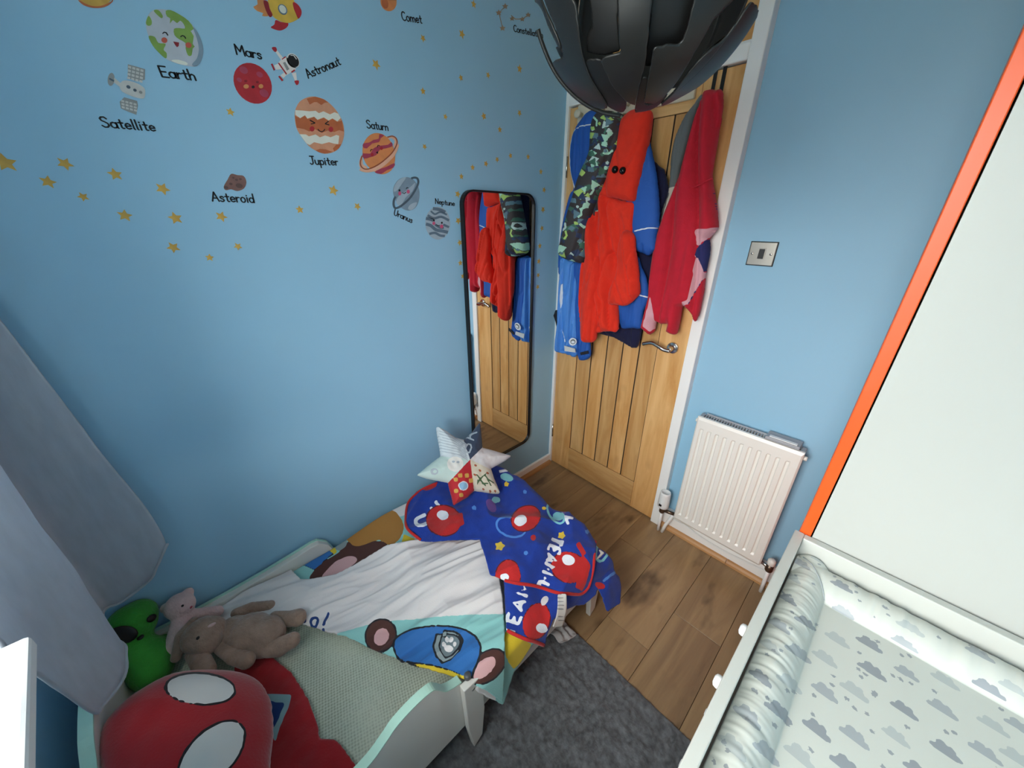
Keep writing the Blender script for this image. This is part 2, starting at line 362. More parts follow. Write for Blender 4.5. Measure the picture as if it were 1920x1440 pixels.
tp = box('trim_4', (.018, -.010, 2.037), (AX0, .01, RZ), M_oakh); struct(tp, 'oak panel above the door')
box('panel_bead', (.018, -.022, 2.037), (AX0, -.010, 2.049), M_white, tp)
struct(box('trim_5', (.018, .0061, 0), (AX0+.01, .08, RZ), M_dark), 'dark lining behind the door')
# skirting
sb = box('baseboard_back', (AX1, -.018, 0), (RX, 0, .115), M_white, bevel=.004); struct(sb, 'white skirting under the radiator')
M_bead = wood('oak_bead', '#a9794a', '#c99a66', 0, 9, '#7a5028', .3)
for x0, x1 in ((AX1, 1.135), (1.137, RX)):
    MB().prism([(x0, -.018, 0), (x0, -.040, 0), (x0, -.038, .010), (x0, -.030, .018), (x0, -.018, .020)], (x1-x0, 0, 0)).build('floor_bead', M_bead, sb)
sl_ = box('baseboard_left', (0, -2.12, 0), (.016, -.045, .062), M_white, bevel=.004); struct(sl_, 'white skirting below the mirror')
M_beady = wood('oak_bead_side', '#a9794a', '#c99a66', 1, 9, '#7a5028', .3)
MB().prism([(.016, -2.12, 0), (.036, -2.12, 0), (.034, -2.12, .010), (.027, -2.12, .018), (.016, -2.12, .020)], (0, 2.07, 0)).build('floor_bead', M_beady, sl_)
# ================================================================== wardrobe
wx, wy = 1.332, -.775
M_panel = mat('white_melamine', '#aeafa9', .4, spec=.4); M_orange = mat('orange_lacquer', '#df5218', .35)
wd = thing('wardrobe', 'tall white wardrobe with an orange edged door behind the changing table', 'wardrobe', (1.62, -.40, 0))
wb = MB().box((wx+.022, wy, .06), (RX-.012, wy+.018, 2.12)).box((wx+.022, -.04, .06), (RX-.012, -.022, 2.12)).box((wx+.022, wy+.018, 2.10), (RX-.012, -.04, 2.12)).box((wx+.022, wy+.018, .06), (RX-.012, -.04, .078)).box((RX-.02, wy+.018, .078), (RX-.012, -.04, 2.10))
wb.build('carcass', M_panel, wd)
box('plinth', (wx+.05, wy+.03, 0), (RX-.04, -.06, .06), M_panel, wd)
for y0, y1 in ((wy, -.400), (-.396, -.022)): o = box('door', (wx, y0, .07), (wx+.0195, y1, 2.115), M_orange, wd, .0015); o['label'] = 'bright orange wardrobe door'

# ================================================================== mirror
def rrect(x, y0, y1, z0, z1, r, n=7):
    out = []
    for cy, cz, a0 in ((y1-r, z1-r, 0), (y0+r, z1-r, PI/2), (y0+r, z0+r, PI), (y1-r, z0+r, 1.5*PI)):
        for k in range(n+1):
            a = a0+PI/2*k/n; out.append((x, cy+r*math.cos(a), cz+r*math.sin(a)))
    return out
my0, my1, mz1 = -.6804, -.2586, 1.6263; mz0 = onX(962, 840, .02)[2]-.005
M_mirror = mat('mirror_silver', '#eef0f0', .01, metal=1)
mi = thing('wall_mirror', 'tall black framed mirror with rounded corners hung beside the door', 'mirror', (.0030, my1, mz0))
A = rrect(.003, my0, my1, mz0, mz1, .055); Bq = rrect(.003, my0+.007, my1-.007, mz0+.007, mz1-.007, .049); n = len(A); b = MB()
vv = A+Bq+[(.026, p[1], p[2]) for p in A]+[(.026, p[1], p[2]) for p in Bq]; ff = []
for i in range(n):
    j = (i+1) % n; ff += [[2*n+i, 2*n+j, 3*n+j, 3*n+i], [i, j, 2*n+j, 2*n+i], [n+j, n+i, 3*n+i, 3*n+j], [j, i, n+i, n+j]]
b.add(vv, ff); b.build('frame', M_black, mi, fix=True)
MB().prism([(.006, p[1], p[2]) for p in Bq], (.012, 0, 0)).build('glass', M_mirror, mi)
mi.rotation_euler = (0, 0, math.radians(.55))   # hangs a touch off the wall at its window side
# ================================================================== light switch
M_brush = mat('brushed_metal_plate', '#a9a39a', .3, metal=1)
sw = thing('light_switch', 'square brushed metal light switch with a black rocker beside the door', 'light switch', (.932, 0, 1.40))
box('back_plate', (.888, -.004, 1.360), (.976, 0, 1.444), M_black, sw, .001)
box('face_plate', (.8905, -.0075, 1.3625), (.9735, -.004, 1.4415), M_brush, sw, .0015)
box('rocker_surround', (.920, -.009, 1.382), (.944, -.0075, 1.422), M_brush, sw, .0005)
MB().prism([(.923, -.009, 1.385), (.923, -.014, 1.387), (.923, -.0105, 1.419), (.923, -.009, 1.419)], (.018, 0, 0)).build('rocker', M_black, sw)
for x in (.902, .962): MB().lathe((x, -.0075, 1.402), (0, -1, 0), [(.0042, 0), (.0042, .0012), (.002, .0016)], 14).build('screw', M_chrome, sw, True)
# ================================================================== radiator
M_rad = mat('radiator_enamel', '#f0eee6', .32, spec=.5); M_radin = mat('radiator_grille_grey', '#a4a8ae', .45)
rx0, rx1, rz0, rz1, ry = .8759, 1.2611, .1364, .7282, -.0875
rd = thing('radiator', 'cream ribbed panel radiator on the wall beside the door', 'radiator', ((rx0+rx1)/2, -.045, rz0))
nC = 11; pit = (rx1-rx0-.034)/nC; xs = [rx0, rx0+.006, rx0+.012]; chan = []
for i in range(nC):
    c0 = rx0+.017+pit*i; chan.append((c0+.003, c0+pit*.60)); xs += [c0+.003, c0+.007, c0+pit*.60-.004, c0+pit*.60]
xs += [rx1-.012, rx1-.006, rx1]; zs = [rz0, rz0+.012, rz0+.040, rz0+.048, rz1-.058, rz1-.050, rz1-.012, rz1]
v = []; f = []
for iz, z in enumerate(zs):
    for ix, x in enumerate(xs):
        y = ry
        if iz in (0, 7) or ix in (0, len(xs)-1): y = ry+.006
        if any(a+.003 < x < c-.003 for a, c in chan) and iz in (3, 4): y = ry+.0065
        v.append((x, y, z))
nx = len(xs)
for iz in range(7):
    for ix in range(nx-1): f.append([iz*nx+ix, iz*nx+ix+1, (iz+1)*nx+ix+1, (iz+1)*nx+ix])
k = len(v); v += [(rx0, ry+.018, rz0), (rx1, ry+.018, rz0), (rx1, ry+.018, rz1), (rx0, ry+.018, rz1)]
ring = [list(range(nx)), [i*nx+nx-1 for i in range(8)], [7*nx+i for i in range(nx)][::-1], [i*nx for i in range(8)][::-1]]
for sd, (a, c) in zip(ring, ((k, k+1), (k+1, k+2), (k+2, k+3), (k+3, k))): f.append(sd[::-1]+[a, c][:1]+[c]) if False else f.append([a]+[c]+sd[::-1])
f.append([k+3, k+2, k+1, k])
MB().add(v, f).build('front_panel', M_rad, rd, fix=True)
box('back_panel', (rx0+.004, -.030, rz0+.01), (rx1-.004, -.022, rz1-.012), M_rad, rd, .003)
for x in (rx0+.001, rx1-.017): box('end_cap', (x, ry+.0185, rz0+.03), (x+.016, -.0305, rz1-.001), M_radin, rd, .003)
box('grille_edge', (rx0+.018, -.0305, rz1-.010), (rx1-.018, -.024, rz1+.001), M_radin, rd, .001)
nf = 33
for i in range(nf):
    x = rx0+.022+(rx1-rx0-.046)*i/(nf-1); box('grille_bar', (x, ry+.0185, rz1-.014), (x+.0045, -.031, rz1-.003), M_radin, rd)
box('dark_infill', (rx0+.02, ry+.03, rz0+.03), (rx1-.02, -.040, rz1-.03), M_dark, rd)  # dark block colours in the shade of the gap under the grille
for x, z in ((rx0-.010, rz1-.03), (rx1, rz1-.03)): MB().lathe((x, -.06, z), (1, 0, 0), [(.009, 0), (.009, .011)], 8).build('plug', M_rad, rd, True)
for x in (rx0+.07, rx1-.07): box('wall_bracket', (x, -.022, rz0+.1), (x+.03, -.0005, rz1-.08), M_rad, rd)
M_plas = mat('white_plastic', '#eceeec', .4); M_brass = mat('valve_metal', '#6b5a4c', .35, metal=.8)
tv = thing('thermostat_valve', 'white round thermostatic valve head at the foot of the radiator', 'radiator valve', (.812, -.07, 0))
hx = .811
MB().lathe((hx, -.07, .158), (0, 0, 1), [(.024, 0), (.0275, .004), (.028, .02), (.0265, .085), (.0245, .094), (.020, .0965), (.0195, .0945)], 32).build('valve_head', M_plas, tv, True)
box('display', (hx-.012, -.1005, .176), (hx+.002, -.094, .188), M_black, tv, .001)
MB().lathe((hx, -.07, .120), (0, 0, 1), [(.011, 0), (.014, .005), (.014, .028), (.011, .038)], 12).build('valve_body', M_brass, tv, True)
MB().tube([(hx, -.07, .138), (hx+.03, -.07, .143), (rx0-.001, -.066, .147)], .009, 10).build('union_nut', M_brass, tv, True)
MB().tube([(hx, -.07, .125), (hx+.001, -.071, .06), (hx+.002, -.072, 0)], .0075, 12).build('pipe', M_white, tv, True)
o = MB().tube([(rx0-.0095, -.052, .140), (.860, -.058, .112), (.842, -.066, .05), (.834, -.070, 0)], .0085, 12).build('pipe', M_white, tv, True)
lk = thing('lockshield_valve', 'small white capped radiator valve in the corner by the changing table', 'radiator valve', (1.292, -.066, 0))
MB().lathe((1.293, -.075, .168), (0, 0, 1), [(.013, 0), (.0155, .004), (.0145, .024), (.009, .031)], 16).build('valve_cap', M_rad, lk, True)
MB().lathe((1.293, -.075, .130), (0, 0, 1), [(.012, 0), (.015, .006), (.013, .038)], 12).build('valve_body', M_brass, lk, True)
MB().tube([(1.293, -.075, .145), (1.275, -.07, .15), (rx1-.004, -.066, .15)], .008, 10).build('union_nut', M_chrome, lk, True)
MB().tube([(1.293, -.075, .132), (1.295, -.075, .06), (1.296, -.075, 0)], .0075, 12).build('pipe', M_white, lk, True)
hm = thing('radiator_tray', 'slim grey tray with a white strip resting on the radiator top', 'tray', (1.17, -.05, rz1))
t0 = onY(1437, 815, -.06)[0]; t1 = onY(1500, 842, -.06)[0]
box('tray_body', (t0, ry+.010, rz1+.0015), (t1, -.016, rz1+.014), M_radin, hm, .003); box('strip', (t0+.012, ry+.014, rz1+.0142), (t1-.010, ry+.030, rz1+.018), M_plas, hm, .001)
cbx = MB().tube(spl([onY(u, v_, -.026) for u, v_ in ((1257, 972), (1285, 985), (1310, 1004), (1345, 1026), (1385, 1047), (1425, 1066), (1442, 1072))], 5, False), .003, 8).build('thin_cable', M_plas, None, True)
tag(cbx, 'thin white cable trailing along the skirting below the radiator', 'cable')
# ================================================================== rug
M_rug = mat('charcoal_rug_pile', '#606265', .95, bump=1.0, bscale=160, vary=.38, vscale=60, sheen=.2)
gx = np.arange(.12, 1.745, .005); gy = np.arange(-2.03, -.818, .005); X, Y = np.meshgrid(gx, gy, indexing='ij')
Zr = .008+.010*(1-5*np.abs(vnoise(X*46+8*vnoise(X*9, Y*9, 5), Y*30, 3)))*.5+.004*vnoise(X*120, Y*90, 7)+.005*vnoise(X*28+9, Y*22, 4)+.002*vnoise(X*140, Y*140, 5)
ed = np.minimum(np.minimum(X-.12, 1.745-X), np.minimum(Y+2.03, -.818-Y)); Zr = np.where(ed < .004, .002, np.maximum(Zr, .002))
rg = link('rug', np.stack([X, Y, Zr], -1).reshape(-1, 3), [[i*len(gy)+j, (i+1)*len(gy)+j, (i+1)*len(gy)+j+1, i*len(gy)+j+1] for i in range(len(gx)-1) for j in range(len(gy)-1)], M_rug, None, None, True)
tag(rg, 'charcoal grey shaggy rug lying on the oak floor beside the bed', 'rug')
# ================================================================== bed
M_bed = mat('bed_white_foil', '#dcdad3', .45); M_mint = mat('mint_edge_band', '#b4dccb', .5)
bd = thing('toddler_bed', 'low white toddler bed with mint green edging along the blue wall', 'bed', (.43, -1.37, 0))
def profile_panel(name, x, th, ptsyz, zb, m=M_bed, edge=True, bw=None):
    """upright panel in the plane x with a shaped top edge, mint band along the top"""
    poly = [(x, ptsyz[0][0], zb)]+[(x, y, z) for y, z in ptsyz]+[(x, ptsyz[-1][0], zb)]
    MB().prism(poly, (th, 0, 0)).build(name, m, bd, bevel=.003)
    if edge:
        th = bw or th; b = MB(); P = [np.array([x, y, z]) for y, z in ptsyz]; v = []; f = []
        for p in P: v += [p+(-.0015, 0, .0005), p+(th+.0015, 0, .0005), p+(th+.0015, 0, .004), p+(-.0015, 0, .004)]
        for i in range(len(P)-1):
            for k in range(4): f.append([i*4+k, i*4+(k+1) % 4, i*4+4+(k+1) % 4, i*4+4+k])
        f += [[3, 2, 1, 0], [len(v)-4, len(v)-3, len(v)-2, len(v)-1]]
        b.add(v, f).build('edge_band', M_mint, bd, fix=True)
top = [(-2.03, .31), (-1.95, .345), (-1.80, .36), (-1.62, .372), (-1.56, .40), (-1.533, .419), (-1.50, .430), (-1.46, .434), (-1.427, .428), (-1.41, .405), (-1.395, .378), (-1.375, .362), (-1.345, .350)]
profile_panel('guard_panel', .800, .02, [tuple(q) for q in spl(top, 4, False)], .122)
box('side_rail', (.800, -1.3445, .126), (.820, -.70, .300), M_bed, bd, .003)
for y0, lz in ((-1.352, .010), (-.745, 0)):
    pts = [(.8205, y0, .348), (.8205, y0+.062, .342), (.8205, y0+.066, .17), (.8205, y0+.052, .025+lz), (.8205, y0+.018, .001+lz), (.8205, y0+.004, .13)]
    MB().prism(pts, (.0215, 0, 0)).build('leg', M_bed, bd, bevel=.003)
    MB().lathe((.842, y0+.030, .318), (1, 0, 0), [(.0055, 0), (.0055, .0008)], 12).build('bolt_cap', mat('bolt_cap_grey', '#8c8c88', .4), bd, True)
MB().lathe((.822, -1.325, .352), (0, 0, 1), [(.010, 0), (.010, .010), (.008, .013)], 14).build('corner_knob', mat('dark_knob', '#4c4f52', .4), bd, True)
w_top = [onX(u, v_, .045)[1:] for u, v_ in ((255, 1214), (300, 1189), (365, 1155), (430, 1119), (500, 1078), (560, 1041), (585, 1025), (598, 1019))]
w_top = [tuple(q) for q in w_top]; w_top += [(w_top[-1][0]+.03, w_top[-1][1]-.03), (w_top[-1][0]+.05, w_top[-1][1]-.09)]
profile_panel('guard_panel', .018, .030, w_top, .12, bw=.007)
box('side_rail', (.018, w_top[-1][0]+.001, .126), (.038, -.70, .250), M_bed, bd, .003)
box('footboard', (.018, -.6999, .08), (.820, -.680, .300), M_bed, bd, .004)
for x0 in (.030,): 
    for y0 in (-.735, -1.95): box('leg', (x0+.0085, y0, 0), (x0+.03, y0+.05, .125), M_bed, bd, .003)
box('slat_base', (.05, -2.02, .150), (.799, -.701, .165), mat('slat_pine', '#c9a878', .6), bd)
hb = [onY(u, v_, -2.045) for u, v_ in ((150, 1312), (160, 1318), (163, 1350), (167, 1390), (163, 1415), (166, 1445), (170, 1480))]
zt = [(.018, .40), (.10, .455), (.20, .487), (.30, .492), (.40, .475), (.46, .448), (.52, .452), (.60, .470), (.70, .45), (.82, .37)]
poly = [(.018, -2.050, .10)]+[(x, -2.050, z) for x, z in spl(zt, 4, False)]+[(.82, -2.050, .10)]
MB().prism(poly, (0, .02, 0)).build('headboard', M_bed, bd, bevel=.003)
P = [np.array([x, -2.050, z]) for x, z in spl(zt, 4, False)]; v = []; f = []
for p in P: v += [p+(0, -.002, .0006), p+(0, .022, .0006), p+(0, .022, .006), p+(0, -.002, .006)]
for i in range(len(P)-1):
    for k in range(4): f.append([i*4+k, i*4+4+k, i*4+4+(k+1) % 4, i*4+(k+1) % 4])
f += [[0, 1, 2, 3], [len(v)-1, len(v)-2, len(v)-3, len(v)-4]]
MB().add(v, f).build('edge_band', M_mint, bd, fix=True)
# mattress with its knitted sheet
M_sheet = weave('pale_green_knit_sheet', '#c4cbb9', '#98a08e', 130)
MTZ = .268
def zmat(x, y): return MTZ+.004*vnoise(x*9, y*9, 8)-.03*(1-sm(.0, .05, np.minimum(np.minimum(x-.055, .795-x), np.minimum(y+2.02, -.71-y))))
mt = thing('mattress', 'bed mattress under a pale green knitted sheet', 'mattress', (.43, -1.37, .166))
gx = np.linspace(.052, .797, 90); gy = np.linspace(-2.025, -.705, 150); X, Y = np.meshgrid(gx, gy, indexing='ij'); Zq = zmat(X, Y)
cloth('fitted_sheet', np.stack([X, Y, Zq], -1), M_sheet, parent=mt, thick=.003)
box('mattress_core', (.056, -2.020, .167), (.793, -.710, .225), mat('mattress_white', '#dedcd2', .8), mt, .01)
# ================================================================== curtain
M_curt = mat('grey_blue_curtain', '#c2cad4', .7, bump=.35, bscale=90, vary=.07, vscale=60, sheen=.25, stretch=(1, 1, .25))
n_ = M_curt.node_tree; tl = n_.nodes.new('ShaderNodeBsdfTranslucent'); tl.inputs[0].default_value = lin('#ccd4dc'); mx_ = n_.nodes.new('ShaderNodeMixShader'); mx_.inputs[0].default_value = .24
n_.links.new(n_.nodes['Principled BSDF'].outputs[0], mx_.inputs[1]); n_.links.new(tl.outputs[0], mx_.inputs[2]); n_.links.new(mx_.outputs[0], n_.nodes['Material Output'].inputs[0])
cols = [((319, 1020), .075, (.055, -1.985, 2.2)), ((300, 1062), .066, (.035, -2.00, 2.2)), ((286, 1087), .058, (.03, -2.01, 2.2)), ((233, 1128), .045, (.03, -2.035, 2.2)), ((198, 1145), .050, (.06, -2.06, 2.2)),
        ((205, 1190), .13, (.14, -2.06, 2.2)), ((232, 1206), .215, (.20, -1.99, 2.2)), ((239, 1224), .250, (.245, -1.945, 2.2)), ((236, 1270), .30, (.29, -1.95, 2.2)), ((192, 1326), .352, (.335, -1.975, 2.2)), ((178, 1337), .372, (.36, -1.99, 2.2)), ((117, 1291), .405, (.39, -2.00, 2.2)), ((52, 1247), .440, (.42, -2.00, 2.2)), ((0, 1207), .475, (.45, -1.995, 2.2)), ((-60, 1165), .505, (.49, -1.99, 2.2)), (None, (.555, -2.000, .955), (.55, -2.005, 2.2)), (None, (.60, -1.99, .965), (.60, -1.985, 2.2)), (None, (.645, -2.0, .965), (.645, -2.0, 2.2)), (None, (.70, -2.0, .96), (.70, -2.01, 2.2)), (None, (.76, -2.01, .97), (.76, -1.99, 2.2)), (None, (.80, -2.0, .97), (.80, -2.005, 2.2))]  # the last columns widen the curtain, unseen, to darken the left wall
Hs = [np.array(x) if q is None else onX(q[0], q[1], x) for q, x, t in cols]; Ts = [np.array(t) for _, _, t in cols]
Hs = np.array(spl(Hs, 6, False)); Ts = np.array(spl(Ts, 6, False)); tt = np.linspace(0, 1, 70)[None, :, None]
Pc = Ts[:, None]*(1-tt)+Hs[:, None]*tt
Pc[..., 1] += (.010*vnoise(Pc[..., 0]*14, Pc[..., 2]*5, 2)+.004*vnoise(Pc[..., 0]*50, Pc[..., 2]*14, 3))*tt[..., 0]
ct = thing('curtain', 'long grey blue curtain swept aside beside the window', 'curtain', (.28, -1.99, 2.2))
cloth('curtain_cloth', Pc, M_curt, parent=ct, thick=.003)
MB().tube(list(Pc[:, -1]+np.array([0, 0, .004])), .004, 6).build('hem', M_curt, ct, True)
rl = thing('curtain_rail', 'white curtain rail above the window', 'curtain rail', (1.0, -2.0, 2.21))
MB().tube([(.02, -2.0, 2.215), (1.9, -2.0, 2.215)], .012, 12).build('pole', M_white, rl, True)
for x in (.3, 1.1, 1.85): box('bracket', (x-.01, YW, 2.205), (x+.01, -2.011, 2.225), M_white, rl)

# ================================================================== changing table
TR = 0.0145     # the table stands turned by a hair against the wardrobe
def tx(p):
    x, y, z = p; return (x*math.cos(TR)-(y+.777)*math.sin(TR)*-1 if False else 1.3245+(x-1.3245)*math.cos(TR)+(y+.777)*math.sin(TR)*1.0, -.777+(y+.777)*math.cos(TR)-(x-1.3245)*math.sin(TR), z)
def tbox(name, a, b, m, parent, bevel=.002):
    mb = MB().box(a, b); mb.v = [tx(p) for p in mb.v]; return mb.build(name, m, parent, bevel=bevel)
M_tab = mat('table_white_lacquer', '#babbb4', .4)
X0, X1, Y0, Y1, ZT = 1.3245, 1.905, -1.575, -.792, .90
tb = thing('changing_table', 'white chest of drawers with a raised changing tray in front of the wardrobe', 'changing table', tx((1.6, -1.18, 0)))
tbox('tray_rim', (X0, Y0, .80), (X0+.0175, Y1+.015, ZT), M_tab, tb)
tbox('tray_rim', (X0+.0176, Y1-.003, .80), (X1, Y1+.015, ZT), M_tab, tb)
tbox('tray_rim', (X1-.0175, Y0+.018, .80), (X1, Y1-.0031, ZT), M_tab, tb)
tbox('tray_rim', (X0+.0176, Y0, .80), (X1, Y0+.0175, ZT), M_tab, tb)
tbox('tray_floor', (X0+.0005, Y0+.0005, .782), (X1, Y1+.0145, .7995), M_tab, tb)
tbox('chest_body', (X0+.020, Y0+.002, .05), (X1, Y1+.014, .7815), M_tab, tb, .003)
tbox('plinth', (X0+.05, Y0+.03, .013), (X1-.02, Y1-.02, .0495), M_tab, tb)
kp = [onZ(1392, 1180, .745), onZ(1348, 1279, .745)]
for r, zc in enumerate((.66, .42, .18)):
    d = tbox('drawer', (X0+.001, Y0+.006, zc-.115), (X0+.0195, Y1+.008, zc+.115), M_tab, tb)
    for q in kp:
        c = tx((X0+.001, 0, 0)); kn = MB().lathe((c[0]+.012*(q[1]+.777), q[1], zc+(.085 if r == 0 else 0)), (-1, 0, 0), [(.006, 0), (.005, .010), (.011, .014), (.0125, .020), (.011, .025), (.006, .0275)], 16); kn.build('knob', M_plas, d, True)
# changing mat with cloud print
M_mat = mat('mat_pale_grey_vinyl', '#bfc1b9', .38, spec=.5, bump=.10, bscale=45); M_cl = [mat('mat_cloud_grey', '#9a9fa1', .4), mat('mat_cloud_dark_grey', '#8a8f93', .4), mat('mat_cloud_light_grey', '#a9aeac', .4), mat('mat_star_grey', '#8d9295', .4)]
lx, fy = X0+.0205, Y1-.006; ZC = .838
def hmat(x, y):
    a = x-lx; c = fy-y
    def roll(t, w, top):
        u = np.clip(t/w, 0, 1); return top*np.sin(PI*np.clip(.13+.87*u, 0, 1))**.65
    wr1 = .0035*vnoise(y*95, a*14, 11)+.0025*vnoise(y*180, a*25, 12); wr2 = .004*vnoise(x*85, c*12, 13)+.002*vnoise(x*170, c*22, 14)
    L = roll(a, .062, .036+wr1*.9); Fq = roll(c, .075, .032+wr2*1.1)
    return ZC+np.maximum(L*(a < .062), Fq*(c < .075))+.0015*vnoise(x*16, y*16, 15)
gx = np.arange(lx, X1-.02, .0016); gy = np.arange(Y0+.022, fy, .0016); X, Y = np.meshgrid(gx, gy, indexing='ij'); Zm = hmat(X, Y)
Pm = np.stack([X, Y, Zm], -1).reshape(-1, 3); Pm = np.array([tx(p) for p in Pm]).reshape(X.shape+(3,))
cloud = spl([(-.5, -.16), (-.47, 0), (-.33, .06), (-.26, .25), (-.06, .30), (.05, .21), (.16, .27), (.29, .20), (.32, .06), (.46, .02), (.52, -.10), (.42, -.18), (0, -.19)], 4)
cl = crop(1280, 980, 3, [(905, 500), (870, 655), (1050, 680), (1245, 680), (800, 760), (1065, 830), (1260, 845), (1475, 885), (1720, 930), (800, 950), (965, 945), (1245, 1050), (1460, 1045), (1745, 1140), (755, 1160), (965, 1200), (1200, 1200), (1480, 1280), (1700, 1290), (660, 1310), (920, 1370), (1900, 1150), (1890, 1330), (1330, 1400)])
clb = crop(1280, 980, 3, [(665, 230), (615, 310), (590, 430), (540, 575), (490, 695), (440, 870), (365, 1085), (280, 1255), (690, 560), (650, 730), (600, 900), (540, 1060), (470, 1290), (785, 215), (895, 355), (1140, 400), (1280, 590), (1480, 550), (1670, 735), (1860, 930), (1900, 770)])
regs = []; rs = random.Random(5)
for i, (u, v_) in enumerate(cl+clb):
    z = ZC if i < len(cl) else ZC+.028
    c = onZ(u, v_, z); w = .032*rs.uniform(.9, 1.1); regs.append(([tuple(q) for q in proj([(c[0]+x*w, c[1]+y*w*1.25, z) for x, y in cloud])], 1+(i*5 % 3)))
cc = np.array([onZ(u, v_, ZC)[:2] for u, v_ in cl+clb])
for i in range(400):                                   # the print goes on over the rest of the mat
    p = np.array([rs.uniform(X0+.09, 1.86), rs.uniform(-1.52, -.87)])
    if np.min(np.hypot(cc[:, 0]-p[0], (cc[:, 1]-p[1])*1.2)) < .052 or depth((p[0], p[1], ZC)) < .25: continue
    cc = np.vstack([cc, p]); regs.append(([tuple(q) for q in proj([(p[0]+x*.032, p[1]+y*.04, ZC) for x, y in cloud])], 1+i % 3))
n = 0
while n < 260:
    p = np.array([rs.uniform(X0+.02, 1.78), rs.uniform(-1.45, fy)])
    if np.min(np.hypot((cc[:, 0]-p[0])*.65, cc[:, 1]-p[1])) < .0165: continue
    n += 1; a0 = rs.uniform(0, 1); z = ZC if p[0] > lx+.065 and p[1] < fy-.075 else ZC+.028
    regs.append(([tuple(q) for q in proj([(p[0]+(.0046 if k % 2 == 0 else .0022)*math.cos(a0+PI*k/5), p[1]+(.0046 if k % 2 == 0 else .0022)*math.sin(a0+PI*k/5), z) for k in range(10)])], 4))
cm = thing('changing_mat', 'pale grey changing mat printed with grey clouds and stars in the white tray', 'changing mat', tx((1.6, -1.18, .80)))
cloth('mat_cover', Pm, [M_mat]+M_cl, regs, parent=cm, thick=.004, iters=1)
mb = MB().box((lx+.004, Y0+.026, .8005), (X1-.024, fy-.004, ZC-.006)); mb.v = [tx(p) for p in mb.v]; mb.build('foam_core', M_mat, cm, bevel=.004)
sm_ = [tx((lx+t*.062, fy-t*.075, float(hmat(np.array(lx+t*.062), np.array(fy-t*.075)))+.0006)) for t in np.linspace(.15, .98, 14)]
MB().tube(sm_, .0012, 6).build('corner_seam', M_cl[0], cm, True)
# ================================================================== pendant lamp
M_lamp = mat('black_plastic_shade', '#1c1c1b', .38, spec=.4); M_lampin = mat('black_plastic_inner', '#101010', .5)
ldir = np.array([-.4777671, .78078311, .40263673]); LD = .80; LC = CAM+ldir*LD; LR = LD*math.sin(math.radians(11.836))
lp = thing('pendant_lamp', 'round black pendant lamp of overlapping curved panels hanging from the ceiling', 'lamp', LC)
th = np.linspace(.02, PI-.005, 230); ph = np.linspace(0, 2*PI, 420); TH, PH = np.meshgrid(th, ph, indexing='ij')
S = np.stack([np.sin(TH)*np.cos(PH), np.sin(TH)*np.sin(PH), -np.cos(TH)], -1)[:, ::-1]
LCR = lambda pts: crop(1000, 0, 4.364, pts)
def near(Q): return ((Q-LC)*(CAM-LC)).sum(-1) > -.10*LR*LD*0+LR*LR*.20
outer = [spl([(80, -60), (200, -60), (300, -20), (345, 40), (365, 200), (400, 450), (470, 650), (598, 858), (545, 892), (400, 835), (320, 780), (230, 650), (155, 520), (238, 470), (230, 380), (205, 290), (160, 180), (110, 60)], 3),
         [(690, -80), (975, -80), (968, 0), (940, 300), (915, 535), (880, 650), (832, 862), (790, 850), (755, 826), (690, 760), (640, 695), (575, 560), (545, 490), (620, 455), (705, 440), (715, 420), (705, 330)],
         [(1335, -80), (1680, -80), (1640, 0), (1560, 80), (1480, 160), (1400, 300), (1310, 450), (1210, 620), (1130, 730), (1050, 810), (985, 850), (905, 842), (930, 700), (960, 545), (982, 400), (1005, 378), (1190, 365), (1228, 330), (1270, 200)],
         spl([(1790, 20), (1838, 70), (1835, 120), (1795, 250), (1705, 370), (1600, 500), (1400, 680), (1200, 800), (1090, 855), (1045, 862), (1140, 770), (1215, 670), (1320, 540), (1455, 410), (1560, 330), (1640, 230), (1720, 110)], 3),
         spl([(-60, -60), (30, -60), (85, 60), (190, 300), (225, 400), (200, 380), (120, 215), (70, 80), (20, 20)], 3)]
inner = [[(430, -80), (680, -80), (690, 0), (690, 200), (712, 410), (690, 425), (600, 455), (520, 445), (432, 425), (440, 300), (485, 200), (455, 0)],
         spl([(430, 500), (550, 490), (600, 600), (690, 760), (760, 830), (735, 918), (660, 900), (590, 848), (500, 690), (450, 580)], 3),
         [(960, -80), (1345, -80), (1320, 0), (1228, 330), (1185, 375), (1000, 378), (960, 540), (915, 540), (940, 300), (968, 0)],
         spl([(880, 650), (940, 660), (910, 840), (985, 850), (1100, 770), (1040, 850), (960, 900), (890, 922), (838, 922), (835, 860)], 3),
         spl([(1240, 640), (1300, 560), (1420, 420), (1570, 300), (1600, 330), (1480, 440), (1370, 560), (1270, 690), (1215, 720)], 3),
         spl([(130, 390), (215, 400), (255, 480), (170, 545), (150, 480)], 2)]
for poly in outer: cloth('shade_panel', LC+S*LR, [M_lamp], outline=LCR(poly), thick=.0028, parent=lp, mask=near)
for ip, poly in enumerate(inner): cloth('inner_panel', LC+S*LR*(.985 if ip in (1, 3) else .91), [M_lampin], outline=LCR(poly), thick=.0025, parent=lp, mask=near)
